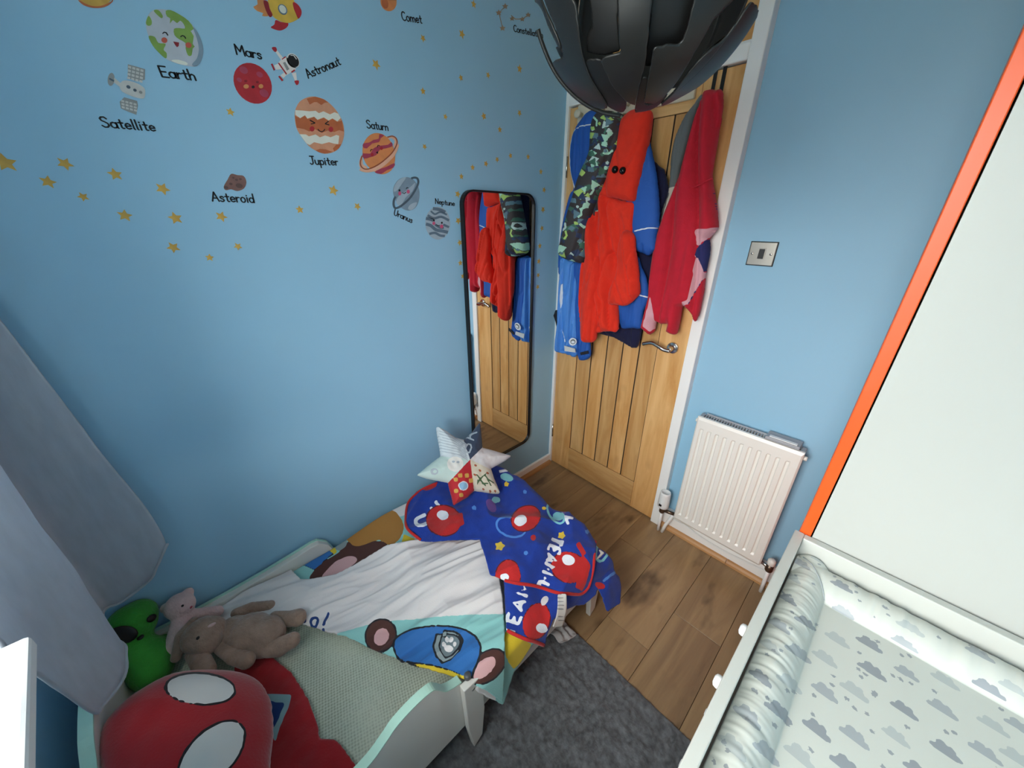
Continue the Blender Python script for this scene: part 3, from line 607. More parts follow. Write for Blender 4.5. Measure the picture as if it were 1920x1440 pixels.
# silhouette rib at the left and the panels of the far half
rb = [onX(0, 0)]; rim_ = []
for u, v_ in LCR([(42, 238), (75, 330), (150, 500), (225, 650), (320, 790), (430, 868), (530, 897), (600, 905), (720, 925)]):
    d = ray(u, v_); d /= np.linalg.norm(d); t = (LC-CAM)@d; q = CAM+d*t-LC; q = q/np.linalg.norm(q)*(LR*1.012); rim_.append(LC+q)
MB().tube(spl(rim_, 4, False), .0032, 8).build('shade_rim', M_lamp, lp, True)
away = np.arctan2(LC[1]-CAM[1], LC[0]-CAM[0])
for k, da in enumerate((-1.15, -.62, -.05, .55, 1.1)):
    a0 = away+da; t = np.linspace(.35, 2.35, 26); P = np.zeros((26, 9, 3))
    for j in range(9):
        wv = (j-4)/4*.23*np.sin(np.clip(t, .2, PI-.35))**.5; P[:, j] = np.stack([np.sin(t)*np.cos(a0+wv), np.sin(t)*np.sin(a0+wv), np.cos(t)], -1)
    cloth('shade_panel', LC+P*LR*(.985 if k % 2 else .90), [M_lamp if k % 2 else M_lampin], thick=.0025, parent=lp)
for da in (.3, 1.9, 3.4, 5.0):
    c, s_ = math.cos(da), math.sin(da); MB().tube([LC+np.array([.02*c, .02*s_, .07]), LC+np.array([.09*c, .09*s_, .02]), LC+np.array([.86*LR*c, .86*LR*s_, -.01])], .0025, 6).build('arm', M_lampin, lp, True)
MB().lathe(LC+np.array([0, 0, .045]), (0, 0, 1), [(.018, 0), (.022, .01), (.022, .06), (.012, .075), (.004, .085)], 20).build('lamp_holder', M_lampin, lp, True)
MB().ball(LC+np.array([0, 0, .0]), .028, .028, .036).build('bulb', mat('frosted_bulb', '#e9e5da', .3), lp, True)
MB().tube([LC+np.array([0, 0, .12]), (LC[0], LC[1], RZ-.03)], .003, 8).build('cord', M_black, lp, True)
MB().lathe((LC[0], LC[1], RZ-.035), (0, 0, 1), [(.01, 0), (.045, .012), (.05, .0349)], 24).build('ceiling_rose', M_black, lp, True)

# ================================================================== wall stickers
WL = .0004
def lay(poly, k=1, name='print', m=None, parent=None, d=.0005):
    """flat vinyl shape on the left wall, k layers proud"""
    x = WL+d*k; P = [onX(u, v_, 0) for u, v_ in poly]
    return MB().prism([(x-d*.9, p[1], p[2]) for p in P], (d*.9, 0, 0)).build(name, m, parent)
def ell(cx, cy, rx, ry, rot=0, n=28):
    c, s_ = math.cos(rot), math.sin(rot); return [(cx+rx*math.cos(2*PI*i/n)*c-ry*math.sin(2*PI*i/n)*s_, cy+rx*math.cos(2*PI*i/n)*s_+ry*math.sin(2*PI*i/n)*c) for i in range(n)]
def strokepoly(pts, w):
    """ribbon outline of a polyline in picture space"""
    p = np.array(pts, float); t = np.gradient(p, axis=0); t /= np.linalg.norm(t, axis=1)[:, None]+1e-9; nn = np.stack([-t[:, 1], t[:, 0]], 1)*w/2
    return [tuple(q) for q in p+nn]+[tuple(q) for q in (p-nn)[::-1]]
V = {k: mat('vinyl_'+k, c, .55, vary=v_, vscale=40) for k, c, v_ in (('grey_blue', '#b4bcc6', .05), ('green', '#7ea04e', .12), ('cheek', '#c25a48', 0), ('red', '#b02b35', .12), ('darkred', '#8c2530', .05), ('rust', '#b8663f', .08), ('peach', '#cf9474', .08), ('ivory', '#dcdfd4', .03), ('orange', '#d98a55', .07), ('plum', '#a8425a', .07), ('ring', '#e3b298', .04), ('ringline', '#9a5338', 0), ('slate', '#5f7688', .06), ('midblue', '#7f96a8', .06), ('paleblue', '#a3b6c4', .05), ('deep', '#4d606e', .04), ('gold', '#c9a04a', .12), ('yellow', '#d8b24a', .10), ('flame', '#cf8a54', .1), ('brown', '#7c5b55', .1), ('brown2', '#5f4743', .05), ('silver', '#c3c3c0', .08), ('dsilver', '#8f9292', .05), ('white', '#e4dfdc', .02), ('pink', '#c8577c', 0))}
def sticker(name, label, ctr, pieces, cat='wall sticker', group=None):
    """pieces: (part name, polygon, material, layer)"""
    t = thing(name, label, cat, onX(*ctr), group)
    for nm, poly, m, k in pieces: lay(poly, k, nm, m, t)
    return t
C1 = lambda pts: crop(260, 0, 10.286, pts)
sticker('earth_sticker', 'smiling earth wall sticker with green continents above its name', (327, 71), [
    ('disc', C1(spl([(135, 470), (150, 370), (200, 270), (300, 190), (420, 180), (560, 195), (760, 265), (960, 400), (1130, 620), (1230, 880), (1240, 1060), (1180, 1220), (1080, 1285), (900, 1265), (700, 1215), (500, 1115), (320, 920), (190, 700)], 3)), V['grey_blue'], 1),
    ('shadow_edge', C1(spl([(1040, 520), (1150, 650), (1235, 880), (1240, 1060), (1180, 1220), (1080, 1280), (1030, 1240), (1120, 1130), (1160, 950), (1120, 740)], 3)), V['midblue'], 2),
    ('continent', C1(spl([(520, 215), (620, 200), (780, 280), (960, 405), (1060, 560), (1000, 600), (1060, 700), (1040, 850), (1080, 900), (1040, 940), (1020, 1070), (950, 1070), (905, 940), (900, 830), (780, 760), (690, 680), (680, 560), (780, 545), (890, 555), (870, 470), (800, 400), (740, 450), (660, 390), (600, 460), (610, 360), (545, 320)], 2)), V['green'], 2),
    ('continent', C1(spl([(290, 210), (380, 200), (460, 300), (450, 355), (390, 320)], 3)), V['green'], 2),
    ('continent', C1(spl([(190, 310), (250, 400), (245, 480), (180, 500), (140, 440)], 3)), V['green'], 2),
    ('continent', C1(spl([(190, 705), (310, 715), (380, 830), (520, 850), (480, 960), (540, 1030), (525, 1130), (400, 1030), (270, 880)], 3)), V['green'], 2),
    ('cloud', C1(spl([(630, 1170), (760, 1155), (930, 1210), (920, 1260), (760, 1230)], 3)), V['ivory'], 2),
    ('cheek', C1(ell(495, 780, 60, 52, .5)), V['cheek'], 3), ('cheek', C1(ell(960, 875, 60, 52, .4)), V['cheek'], 3),
    ('eye', C1(strokepoly([(460, 655), (490, 625), (530, 635), (565, 690)], 22)), M_ink, 3), ('eye', C1(strokepoly([(805, 715), (840, 690), (880, 705), (910, 750)], 22)), M_ink, 3),
    ('mouth', C1([(665, 805), (780, 825), (770, 890), (740, 915), (700, 870)]), V['darkred'], 3)])
C2 = lambda pts: crop(190, 110, 13.09, pts)
sticker('satellite_sticker', 'silver satellite wall sticker with two solar panels and a dish', (245, 165), [
    ('solar_panel', C2([(650, 140), (870, 200), (1075, 260), (1065, 520), (860, 560), (650, 470)]), V['dsilver'], 1),
    ('solar_panel', C2([(450, 1060), (560, 950), (880, 1040), (900, 1150), (860, 1380), (650, 1300), (480, 1220)]), V['dsilver'], 1)]
    +[('panel_cell', C2([(660+100*i+r*-8, 175+28*i+88*r), (735+100*i+r*-8, 195+28*i+88*r), (732+100*i+r*-8, 250+28*i+88*r), (657+100*i+r*-8, 230+28*i+88*r)]), V['silver'], 2) for i in range(4) for r in range(4)]
    +[('panel_cell', C2([(490+100*i+r*5, 1010+26*i+76*r), (565+100*i+r*5, 1030+26*i+76*r), (565+100*i+r*5, 1078+26*i+76*r), (490+100*i+r*5, 1058+26*i+76*r)]), V['silver'], 2) for i in range(4) for r in range(3)]
    +[('body', C2(spl([(460, 620), (560, 540), (800, 580), (1000, 680), (1075, 780), (1060, 960), (960, 980), (760, 930), (540, 830), (460, 740)], 3)), V['silver'], 3),
    ('dish', C2(ell(240, 510, 85, 160, .1)), V['dsilver'], 1), ('arm', C2([(315, 470), (470, 600), (460, 700), (310, 590)]), V['silver'], 2),
    ('dish_spot', C2(strokepoly([(195, 490), (250, 520), (315, 555)], 40)), V['deep'], 2),
    ('porthole', C2(ell(665, 700, 55, 38, .5)), V['deep'], 4), ('porthole', C2(ell(825, 780, 45, 34, .5)), V['deep'], 4), ('porthole', C2(ell(965, 830, 45, 34, .5)), V['dsilver'], 4)])
C3 = lambda pts: crop(470, 0, 8.47, pts)
sticker('rocket_sticker', 'yellow and red rocket wall sticker flying at the top of the wall', (525, 10), [
    ('flame', C3(spl([(100, -60), (200, -20), (250, 100), (300, 200), (270, 260), (180, 250), (200, 210), (110, 180), (40, 110), (110, 70)], 2)), V['flame'], 1),
    ('hull', C3(spl([(290, -180), (480, -190), (620, -80), (700, 40), (760, 140), (790, 230), (755, 300), (620, 365), (480, 345), (360, 270), (300, 160), (270, 20)], 3)), V['yellow'], 2),
    ('nose', C3(spl([(670, 40), (740, 70), (800, 160), (800, 240), (755, 300), (715, 220), (680, 130)], 3)), V['red'], 3),
    ('tail_band', C3(spl([(200, 20), (270, 30), (300, 140), (345, 240), (300, 275), (240, 170)], 3)), V['darkred'], 3),
    ('fin', C3(spl([(395, 320), (480, 350), (595, 370), (570, 440), (480, 485), (400, 475), (318, 435), (375, 390)], 3)), V['red'], 1),
    ('fin', C3(spl([(420, -190), (560, -200), (640, -130), (600, -80), (500, -120)], 3)), V['red'], 1),
    ('window_rim', C3(ell(505, 155, 92, 66, 1.0)), V['slate'], 3), ('window_glass', C3(ell(505, 152, 72, 48, 1.0)), V['ivory'], 4)])
C2b = lambda pts: crop(420, 0, 3, pts)
sticker('comet_sticker', 'small orange comet wall sticker cut by the top edge', (728, 2), [('head', C2b(ell(925, 10, 45, 54, -.2)), V['orange'], 1), ('tail', C2b([(885, 0), (970, 5), (990, -130), (900, -120)]), V['flame'], 1), ('spot', C2b(ell(905, 20, 18, 30, -.2)), V['rust'], 2)])
sticker('saffron_planet_sticker', 'golden planet wall sticker cut by the top edge of the view', (177, -10), [('disc', crop(0, 0, 3, ell(535, -50, 104, 96, .1)), V['gold'], 1), ('shadow_edge', crop(0, 0, 3, spl([(440, 0), (500, 30), (560, 36), (625, 10), (636, -20), (634, 10), (590, 40), (530, 46), (470, 30)], 3)), V['rust'], 2)])
sticker('mars_sticker', 'smiling red mars wall sticker', (474, 157), [('disc', C2b(ell(161, 469, 124, 98, .92)), V['red'], 1)]
    +[('crater', C2b(ell(x, y, a, a*.7, .6)), V['plum'], 2) for x, y, a in ((110, 395, 26), (200, 420, 20), (225, 525, 28), (85, 450, 16))]
    +[('cheek', C2b(ell(124, 487, 15, 12)), V['flame'], 3), ('cheek', C2b(ell(207, 486, 13, 12)), V['flame'], 3), ('eye', C2b(ell(122, 457, 9, 7)), V['darkred'], 3), ('eye', C2b(ell(187, 463, 9, 7)), V['darkred'], 3), ('mouth', C2b(ell(163, 490, 9, 8)), M_ink, 3)])
sticker('astronaut_sticker', 'red and white astronaut wall sticker floating beside mars', (540, 125), [
    ('limb', C3([(410, 790), (500, 900), (540, 950), (480, 950), (395, 830)]), V['white'], 1), ('limb', C3([(370, 1040), (440, 1010), (500, 1100), (400, 1110)]), V['white'], 1), ('limb', C3([(470, 1200), (520, 1160), (570, 1190), (520, 1240)]), V['white'], 1), ('limb', C3([(650, 1160), (720, 1150), (735, 1290), (700, 1280)]), V['white'], 1),
    ('torso', C3(spl([(440, 1000), (560, 910), (640, 990), (720, 1090), (640, 1150), (560, 1190), (500, 1110)], 3)), V['white'], 2),
    ('chest_panel', C3([(510, 1000), (545, 985), (612, 1100), (575, 1125)]), V['dsilver'], 3), ('belt', C3([(430, 1005), (450, 1000), (575, 1175), (560, 1190)]), V['red'], 3),
    ('helmet', C3(ell(672, 965, 125, 92, .98)), V['white'], 2), ('visor', C3(ell(678, 965, 110, 74, .98)), M_ink, 3), ('visor_shine', C3(strokepoly([(630, 880), (680, 885), (725, 945)], 12)), V['white'], 4),
    ('glove', C3(spl([(335, 755), (395, 750), (415, 800), (390, 830), (350, 795)], 2)), V['red'], 2), ('glove', C3(spl([(695, 1285), (760, 1280), (760, 1330), (730, 1355), (705, 1320)], 2)), V['red'], 2),
    ('boot', C3([(318, 1020), (345, 1010), (388, 1110), (365, 1125)]), V['red'], 2), ('boot', C3([(435, 1215), (460, 1205), (520, 1275), (495, 1295)]), V['red'], 2),
    ('cuff', C3([(490, 940), (545, 895), (560, 910), (500, 950)]), V['red'], 3), ('cuff', C3([(640, 1140), (690, 1105), (705, 1125), (650, 1160)]), V['red'], 3)])
C5 = lambda pts: crop(540, 170, 11.07, pts)
band = lambda top, bot: C5(top+bot[::-1])
ju = C5(spl([(140, 560), (150, 400), (240, 230), (400, 140), (560, 125), (760, 190), (930, 330), (1060, 500), (1140, 680), (1165, 850), (1140, 1030), (1060, 1190), (930, 1280), (760, 1310), (600, 1260), (420, 1140), (260, 930), (170, 760)], 3))
sticker('jupiter_sticker', 'orange and white banded jupiter wall sticker with a squinting face', (599, 235), [('disc', ju, V['peach'], 1),
    ('band', C5([(385, 170), (560, 125), (740, 180), (830, 245), (760, 250), (690, 300), (600, 240), (540, 240), (450, 290)]), V['rust'], 2),
    ('band', band([(150, 405), (300, 415), (440, 430), (570, 420), (640, 470), (730, 430), (870, 495), (960, 450), (1040, 480)], [(150, 500), (250, 570), (350, 510), (400, 580), (540, 540), (610, 605), (740, 555), (840, 620), (920, 575), (1020, 640), (1090, 570)]), V['ivory'], 2),
    ('band', band([(135, 520), (250, 580), (350, 520), (400, 590), (540, 550), (610, 615), (740, 565), (840, 630), (920, 585), (1020, 650), (1115, 620)], [(180, 770), (330, 800), (440, 850), (560, 800), (700, 880), (820, 830), (960, 860), (1060, 820), (1155, 850)]), V['rust'], 2),
    ('band', band([(240, 905), (370, 910), (430, 950), (570, 910), (660, 970), (770, 930), (880, 970), (1000, 920), (1060, 940)], [(380, 1095), (450, 1130), (540, 1070), (700, 1110), (850, 1070), (950, 1100), (1040, 1110)]), V['ivory'], 2),
    ('band', C5([(570, 1240), (660, 1210), (780, 1220), (930, 1275), (760, 1308), (640, 1280)]), V['rust'], 2), ('band', C5([(930, 1200), (1000, 1120), (1100, 1110), (1050, 1195), (960, 1265)]), V['rust'], 2),
    ('cheek', C5(ell(495, 795, 50, 55)), V['red'], 3), ('cheek', C5(ell(888, 805, 48, 55)), V['red'], 3),
    ('eye', C5(strokepoly([(450, 612), (560, 675)], 24)), M_ink, 3), ('eye', C5(strokepoly([(470, 695), (560, 675)], 20)), M_ink, 3), ('eye', C5(strokepoly([(840, 635), (765, 690)], 22)), M_ink, 3), ('eye', C5(strokepoly([(765, 690), (855, 715)], 20)), M_ink, 3),
    ('mouth', C5(strokepoly([(615, 800), (650, 840), (700, 855), (740, 835), (760, 800)], 20)), M_ink, 3)])
C6 = lambda pts: crop(660, 220, 12, pts)
sticker('saturn_sticker', 'orange and plum ringed saturn wall sticker with a small face', (708, 287), [('ring_back', C6(spl([(760, 440), (890, 420), (1000, 480), (1030, 580), (985, 700), (930, 640), (960, 540), (890, 470), (790, 490)], 3)), V['ring'], 1), ('ring_back', C6(spl([(220, 850), (170, 960), (165, 1100), (230, 1190), (340, 1190), (330, 1110), (250, 1060), (235, 960)], 3)), V['ring'], 1),
    ('globe', C6(spl([(235, 700), (280, 540), (400, 400), (540, 355), (700, 390), (840, 510), (920, 660), (965, 850), (950, 1040), (880, 1190), (740, 1275), (600, 1270), (460, 1190), (330, 1070), (250, 900)], 3)), V['orange'], 2),
    ('band', C6(spl([(250, 590), (380, 570), (480, 510), (600, 480), (610, 380), (720, 410), (640, 470), (600, 560), (450, 590), (330, 700), (245, 670)], 2)), V['plum'], 3), ('band', C6(spl([(235, 810), (400, 820), (480, 700), (620, 640), (800, 620), (880, 560), (905, 650), (760, 700), (620, 730), (540, 850), (400, 900), (260, 930)], 2)), V['plum'], 3), ('band', C6(spl([(510, 1240), (600, 1170), (780, 1110), (950, 1030), (930, 1130), (780, 1190), (650, 1275)], 2)), V['plum'], 3),
    ('ring', C6(spl([(980, 640), (870, 830), (700, 1000), (500, 1130), (330, 1180), (220, 1140), (160, 1190), (300, 1240), (480, 1220), (640, 1150), (840, 990), (980, 820), (1050, 620)], 3)), V['ring'], 4),
    ('ring_line', C6(strokepoly(spl([(790, 450), (900, 425), (985, 480), (1000, 600), (900, 790), (700, 980), (500, 1110), (320, 1170), (210, 1120), (180, 1010), (220, 870)], 4, False), 26)), V['ringline'], 5),
    ('eye', C6(strokepoly([(405, 770), (420, 725), (455, 725)], 18)), M_ink, 5), ('eye', C6(strokepoly([(560, 675), (575, 630), (615, 640)], 18)), M_ink, 5), ('cheek', C6(ell(445, 840, 32, 36)), V['red'], 5), ('cheek', C6(ell(655, 700, 32, 36)), V['red'], 5), ('mouth', C6([(525, 790), (580, 765), (575, 825)]), M_ink, 5)])
C7 = lambda pts: crop(720, 320, 10.286, pts)
sticker('uranus_sticker', 'grey blue ringed uranus wall sticker with pink cheeks', (763, 363), [('globe', C7(spl([(175, 430), (190, 300), (260, 190), (370, 130), (500, 135), (600, 210), (665, 330), (685, 480), (650, 640), (570, 740), (460, 770), (340, 720), (240, 610)], 3)), V['midblue'], 1),
    ('band', C7(spl([(185, 400), (200, 300), (270, 190), (380, 128), (420, 140), (340, 260), (250, 380)], 3)), V['paleblue'], 2), ('band', C7(spl([(230, 600), (290, 480), (420, 390), (540, 280), (600, 240), (540, 400), (430, 500), (370, 600), (300, 680)], 3)), V['paleblue'], 2), ('band', C7(spl([(460, 730), (510, 650), (630, 610), (600, 700), (520, 760)], 3)), V['paleblue'], 2),
    ('ring', C7(strokepoly(spl([(520, 150), (590, 135), (645, 160), (655, 240), (610, 350), (510, 510), (400, 620), (290, 700), (210, 720), (180, 650), (190, 560), (220, 500)], 5, False), 40)), V['deep'], 3),
    ('eye', C7(ell(292, 380, 18, 20)), M_ink, 4), ('eye', C7(strokepoly([(420, 350), (440, 325), (465, 335)], 14)), M_ink, 4), ('cheek', C7(ell(298, 440, 28, 40)), V['pink'], 4), ('cheek', C7(ell(462, 405, 30, 38)), V['pink'], 4), ('mouth', C7(strokepoly([(350, 425), (385, 445), (415, 415)], 14)), M_ink, 4)])
nep = ell(1035, 1012, 240, 318, -.02)
sticker('neptune_sticker', 'striped blue neptune wall sticker left of the mirror', (820, 418), [('globe', C7(nep), V['paleblue'], 1)]
    +[('band', C7(strokepoly(spl(p, 4, False), w)), V['slate'], 2) for p, w in (([(940, 730), (1060, 750), (1180, 800)], 60), ([(900, 780), (980, 840), (1080, 800), (1210, 850)], 34), ([(840, 860), (960, 920), (1100, 890), (1250, 960)], 46), ([(805, 920), (900, 940), (950, 960)], 60), ([(805, 1030), (900, 1060), (1000, 1140), (1150, 1170), (1230, 1190)], 60), ([(980, 1040), (1080, 1100), (1150, 1100)], 44), ([(1140, 1040), (1250, 1090)], 44), ([(870, 1220), (980, 1200), (1080, 1250), (1170, 1260)], 46))]
    +[('eye', C7(ell(957, 960, 17, 20)), M_ink, 4), ('eye', C7(ell(1110, 1005, 17, 20)), M_ink, 4), ('cheek', C7(ell(955, 1015, 28, 32)), V['pink'], 4), ('cheek', C7(ell(1105, 1075, 32, 38)), V['pink'], 4), ('mouth', C7(strokepoly([(1005, 1040), (1035, 1062), (1070, 1055)], 16)), M_ink, 4)])
C0 = lambda pts: crop(0, 0, 3, pts)
sticker('asteroid_sticker', 'brown asteroid rock wall sticker with dark craters', (441, 342), [('rock', C0(spl([(1258, 1050), (1280, 1010), (1300, 978), (1335, 985), (1370, 990), (1386, 1025), (1372, 1060), (1335, 1075), (1300, 1065), (1270, 1070)], 3)), V['brown'], 1)]+[('crater', C0(ell(x, y, a, b_, .3)), V['brown2'], 2) for x, y, a, b_ in ((1345, 1045, 20, 13), (1298, 1035, 10, 7), (1272, 1055, 12, 8), (1330, 1012, 9, 6), (1352, 1008, 8, 6), (1312, 1000, 7, 5))])
# gold stars
def star_at(u, v_, r, label, rot=0, group=None):
    c = onX(u, v_); e = onX(u+r, v_); R = np.linalg.norm(e-c); f = onX(u, v_-r); R = max(R, np.linalg.norm(f-c))*.5+min(R, np.linalg.norm(f-c))*.5
    P = [(WL, c[1]+R*(1 if k % 2 == 0 else .47)*math.sin(rot+PI*k/5), c[2]+R*(1 if k % 2 == 0 else .47)*math.cos(rot+PI*k/5)) for k in range(10)]
    o = MB().prism([(x, y-c[1], z-c[2]) for x, y, z in P], (.0006, 0, 0)).build('star_sticker', V['gold']); o.location = (0, c[1], c[2]); tag(o, label, 'wall sticker', group); return o
ORD = 'first second third fourth fifth sixth seventh eighth ninth tenth eleventh twelfth thirteenth'.split()
def trail(pts, text, g, r0=0):
    for i, (u, v_, r) in enumerate(pts): star_at(u, v_, r, ORD[i]+' gold star sticker '+text, .3*i+r0, g)
trail([(10, 305, 20), (90, 341, 14), (122, 307, 14), (156, 369, 10), (216, 327, 13), (234, 404, 13), (305, 354, 13), (325, 464, 12), (329, 409, 13), (393, 483, 8), (415, 406, 11), (446, 462, 8)], 'from the left in the trail below the satellite', 'gold stars below the satellite')
trail([(562, 393, 8), (625, 357, 10), (670, 387, 7)], 'from the left in the row between jupiter and the bed', 'gold stars below jupiter')
star_at(432, 210, 8, 'gold star sticker just below the red mars disc', .2); star_at(705, 121, 9, 'gold star sticker alone to the right of the astronaut lettering', .5)
trail([(888, 8, 6), (866, 64, 7), (793, 72, 6), (864, 146, 5), (793, 171, 6), (835, 219, 5), (796, 275, 5)], 'from the top in the scatter right of the comet', 'gold stars right of the comet')
trail([(974, 129, 6), (915, 141, 5), (974, 212, 5), (907, 218, 6), (937, 243, 5)], 'from the top in the scatter below the constellation', 'gold stars below the constellation')
trail([(886, 314, 5), (911, 307, 5), (932, 299, 4.5), (957, 292, 4.5), (990, 294, 4.5)], 'from the left in the arc above the mirror', 'gold stars above the mirror')
trail([(865, 331, 5), (858, 364, 6), (859, 414, 6), (862, 455, 5.5), (863, 493, 5), (868, 518, 5)], 'from the top down the left side of the mirror', 'gold stars left of the mirror')
trail([(1014, 322, 4.5), (1020, 356, 4.5), (1018, 393, 5), (1016, 428, 4.5), (1012, 461, 4.5), (1010, 490, 4.5), (1009, 516, 4), (1008, 538, 4)], 'from the top down the right side of the mirror', 'gold stars right of the mirror')
V['tan'] = mat('vinyl_tan', '#a08c78', .6)
cs = [(935, 24, 6), (947, 12, 6), (942, 53, 6), (960, 35, 5), (979, 36, 5), (990, 28, 5)]
ct_ = thing('constellation_sticker', 'faint tan constellation wall sticker of small joined stars', 'wall sticker', onX(962, 32))
for u, v_, r in cs: lay([(u+(r if k % 2 == 0 else r*.5)*math.sin(PI*k/5), v_-(r if k % 2 == 0 else r*.5)*math.cos(PI*k/5)) for k in range(10)], 1, 'star', V['tan'], ct_)
lay(strokepoly([(958, 29), (966, 36), (979, 36), (991, 27)], 1.6), 2, 'line', V['tan'], ct_); lay(strokepoly([(947, 12), (935, 24), (942, 53)], 1.2), 2, 'line', V['tan'], ct_)
# handwritten lettering: strokes on a unit grid, x-height .56, cap height 1
def arc(cx, cy, rx, ry, a0, a1, n=12): return [(cx+rx*math.cos(math.radians(a0+(a1-a0)*i/n)), cy+ry*math.sin(math.radians(a0+(a1-a0)*i/n))) for i in range(n+1)]
GL = {
 'E': (.55, [[(.5, 1), (.05, 1), (.05, 0), (.52, 0)], [(.05, .5), (.42, .5)]]), 'a': (.5, [arc(.23, .27, .21, .27, 20, 380, 18), [(.44, .54), (.44, .06), (.48, 0)]]), 'r': (.36, [[(.05, .54), (.05, 0)], [(.05, .3), (.12, .46), (.22, .53), (.33, .5)]]),
 't': (.4, [[(.2, .86), (.2, .12), (.25, .02), (.36, .03)], [(.04, .56), (.36, .56)]]), 'h': (.5, [[(.05, 1), (.05, 0)], [(.05, .3), (.14, .5), (.28, .55), (.40, .46), (.42, .3), (.42, 0)]]),
 'M': (.8, [[(.05, 0), (.08, 1), (.38, .35), (.68, 1), (.72, 0)]]), 's': (.42, [[(.36, .46), (.25, .56), (.1, .52), (.07, .41), (.17, .31), (.3, .26), (.37, .15), (.29, .02), (.14, -.01), (.04, .07)]]),
 'S': (.6, [[(.5, .85), (.38, 1), (.18, .98), (.06, .82), (.12, .64), (.32, .52), (.48, .38), (.52, .2), (.38, .02), (.18, 0), (.04, .14)]]), 'e': (.48, [[(.05, .28), (.43, .30), (.40, .46), (.26, .56), (.11, .49), (.04, .3), (.10, .08), (.24, 0), (.42, .09)]]),
 'l': (.2, [[(.09, 1), (.09, .06), (.14, 0)]]), 'i': (.2, [[(.09, .54), (.09, 0)], [(.09, .75), (.09, .79)]]), 'A': (.66, [[(.03, 0), (.32, 1), (.6, 0)], [(.13, .34), (.5, .34)]]), 'o': (.5, [arc(.24, .27, .2, .28, 90, 450, 18)]),
 'n': (.5, [[(.05, .54), (.05, 0)], [(.05, .3), (.14, .5), (.28, .55), (.40, .46), (.42, .3), (.42, 0)]]), 'u': (.5, [[(.05, .54), (.05, .18), (.12, .03), (.25, 0), (.38, .1), (.42, .25)], [(.42, .54), (.42, .05), (.47, 0)]]),
 'C': (.6, [arc(.34, .5, .29, .5, 50, 310, 16)]), 'm': (.78, [[(.05, .54), (.05, 0)], [(.05, .32), (.13, .5), (.25, .54), (.35, .44), (.37, .28), (.37, 0)], [(.37, .32), (.45, .5), (.57, .54), (.67, .44), (.69, .28), (.69, 0)]]),
 'J': (.5, [[(.1, 1), (.52, 1)], [(.34, 1), (.34, .2), (.26, .03), (.12, 0), (.02, .12)]]), 'p': (.5, [[(.05, .54), (.05, -.38)], arc(.25, .27, .2, .27, 170, -170, 18)]), 'U': (.6, [[(.05, 1), (.05, .3), (.14, .05), (.29, 0), (.44, .08), (.52, .32), (.52, 1)]]), 'N': (.66, [[(.05, 0), (.05, 1), (.55, 0), (.55, 1)]]), 'd': (.5, [arc(.23, .27, .2, .27, 20, 380, 18), [(.43, 1), (.43, 0)]]), 'B': (.56, [[(.05, 0), (.05, 1), (.32, 1), (.44, .88), (.44, .66), (.32, .53), (.05, .53)], [(.32, .53), (.48, .42), (.5, .18), (.36, 0), (.05, 0)]]), 'R': (.56, [[(.05, 0), (.05, 1), (.32, 1), (.46, .86), (.44, .62), (.3, .5), (.05, .5)], [(.26, .5), (.52, 0)]])}
def ribbon(mb, pts, w, M):
    p = np.array(pts, float); o = []
    for i in range(len(p)-1):
        a, b = p[i], p[i+1]; t = b-a; L = np.linalg.norm(t)
        if L < 1e-6: continue
        t /= L; nn = np.array([-t[1], t[0]])*w/2; mb.prism([M(a+nn), M(a-nn), M(b-nn), M(b+nn)], (.0005, 0, 0))
    for q in p[::1 if len(p) < 14 else 2]: mb.prism([M(q+w/2*np.array([math.cos(k*PI/4), math.sin(k*PI/4)])) for k in range(8)], (.00045, 0, 0))
def letter(word, p0, p1, ptop, label, n=None):
    A, Bq, T = onX(*p0), onX(*p1), onX(*ptop); ex = (Bq-A)/np.linalg.norm(Bq-A); ez = np.array([0, -ex[2], ex[1]]); ez *= np.sign(ez[2]); H = abs((T-A)@ez)
    adv = [GL[c][0]*.95+.07 for c in word]; nn = n or len(word); sx = np.linalg.norm(Bq-A)/(sum(adv[:nn])-.1)
    mb = MB(); x = 0
    for c, a in zip(word, adv):
        for st in GL[c][1]: ribbon(mb, st, .145, lambda q, x=x: (A+ex*sx*(x+q[0])+ez*H*q[1]) + np.array([WL, 0, 0]))
        x += a
    o = mb.build('sticker_lettering', M_ink, None, loc=A); tag(o, label, 'wall lettering'); return o
for w, a, b_, t, n in (('Earth', (303, 144), (368, 151), (299, 124), None), ('Satellite', (192, 238), (292, 246), (188, 219), None), ('Mars', (443, 102), (491, 111), (439, 83), None), ('Astronaut', (578, 147), (639, 121), (575, 129), None), ('Comet', (754, 38), (791, 44), (754, 22), None), ('Jupiter', (582, 308), (634, 310), (582, 293), None), ('Saturn', (688, 240), (728, 245), (686, 225), None), ('Uranus', (738, 403), (772, 418), (737, 391), None), ('Neptune', (816, 382), (852, 386), (815, 372), None), ('Asteroid', (398, 377), (477, 380), (399, 360), None), ('Constellation', (963, 59), (1013, 70), (963, 47), 12)):
    letter(w, a, b_, t, 'black sticker lettering reading %s on the blue wall' % w, n)

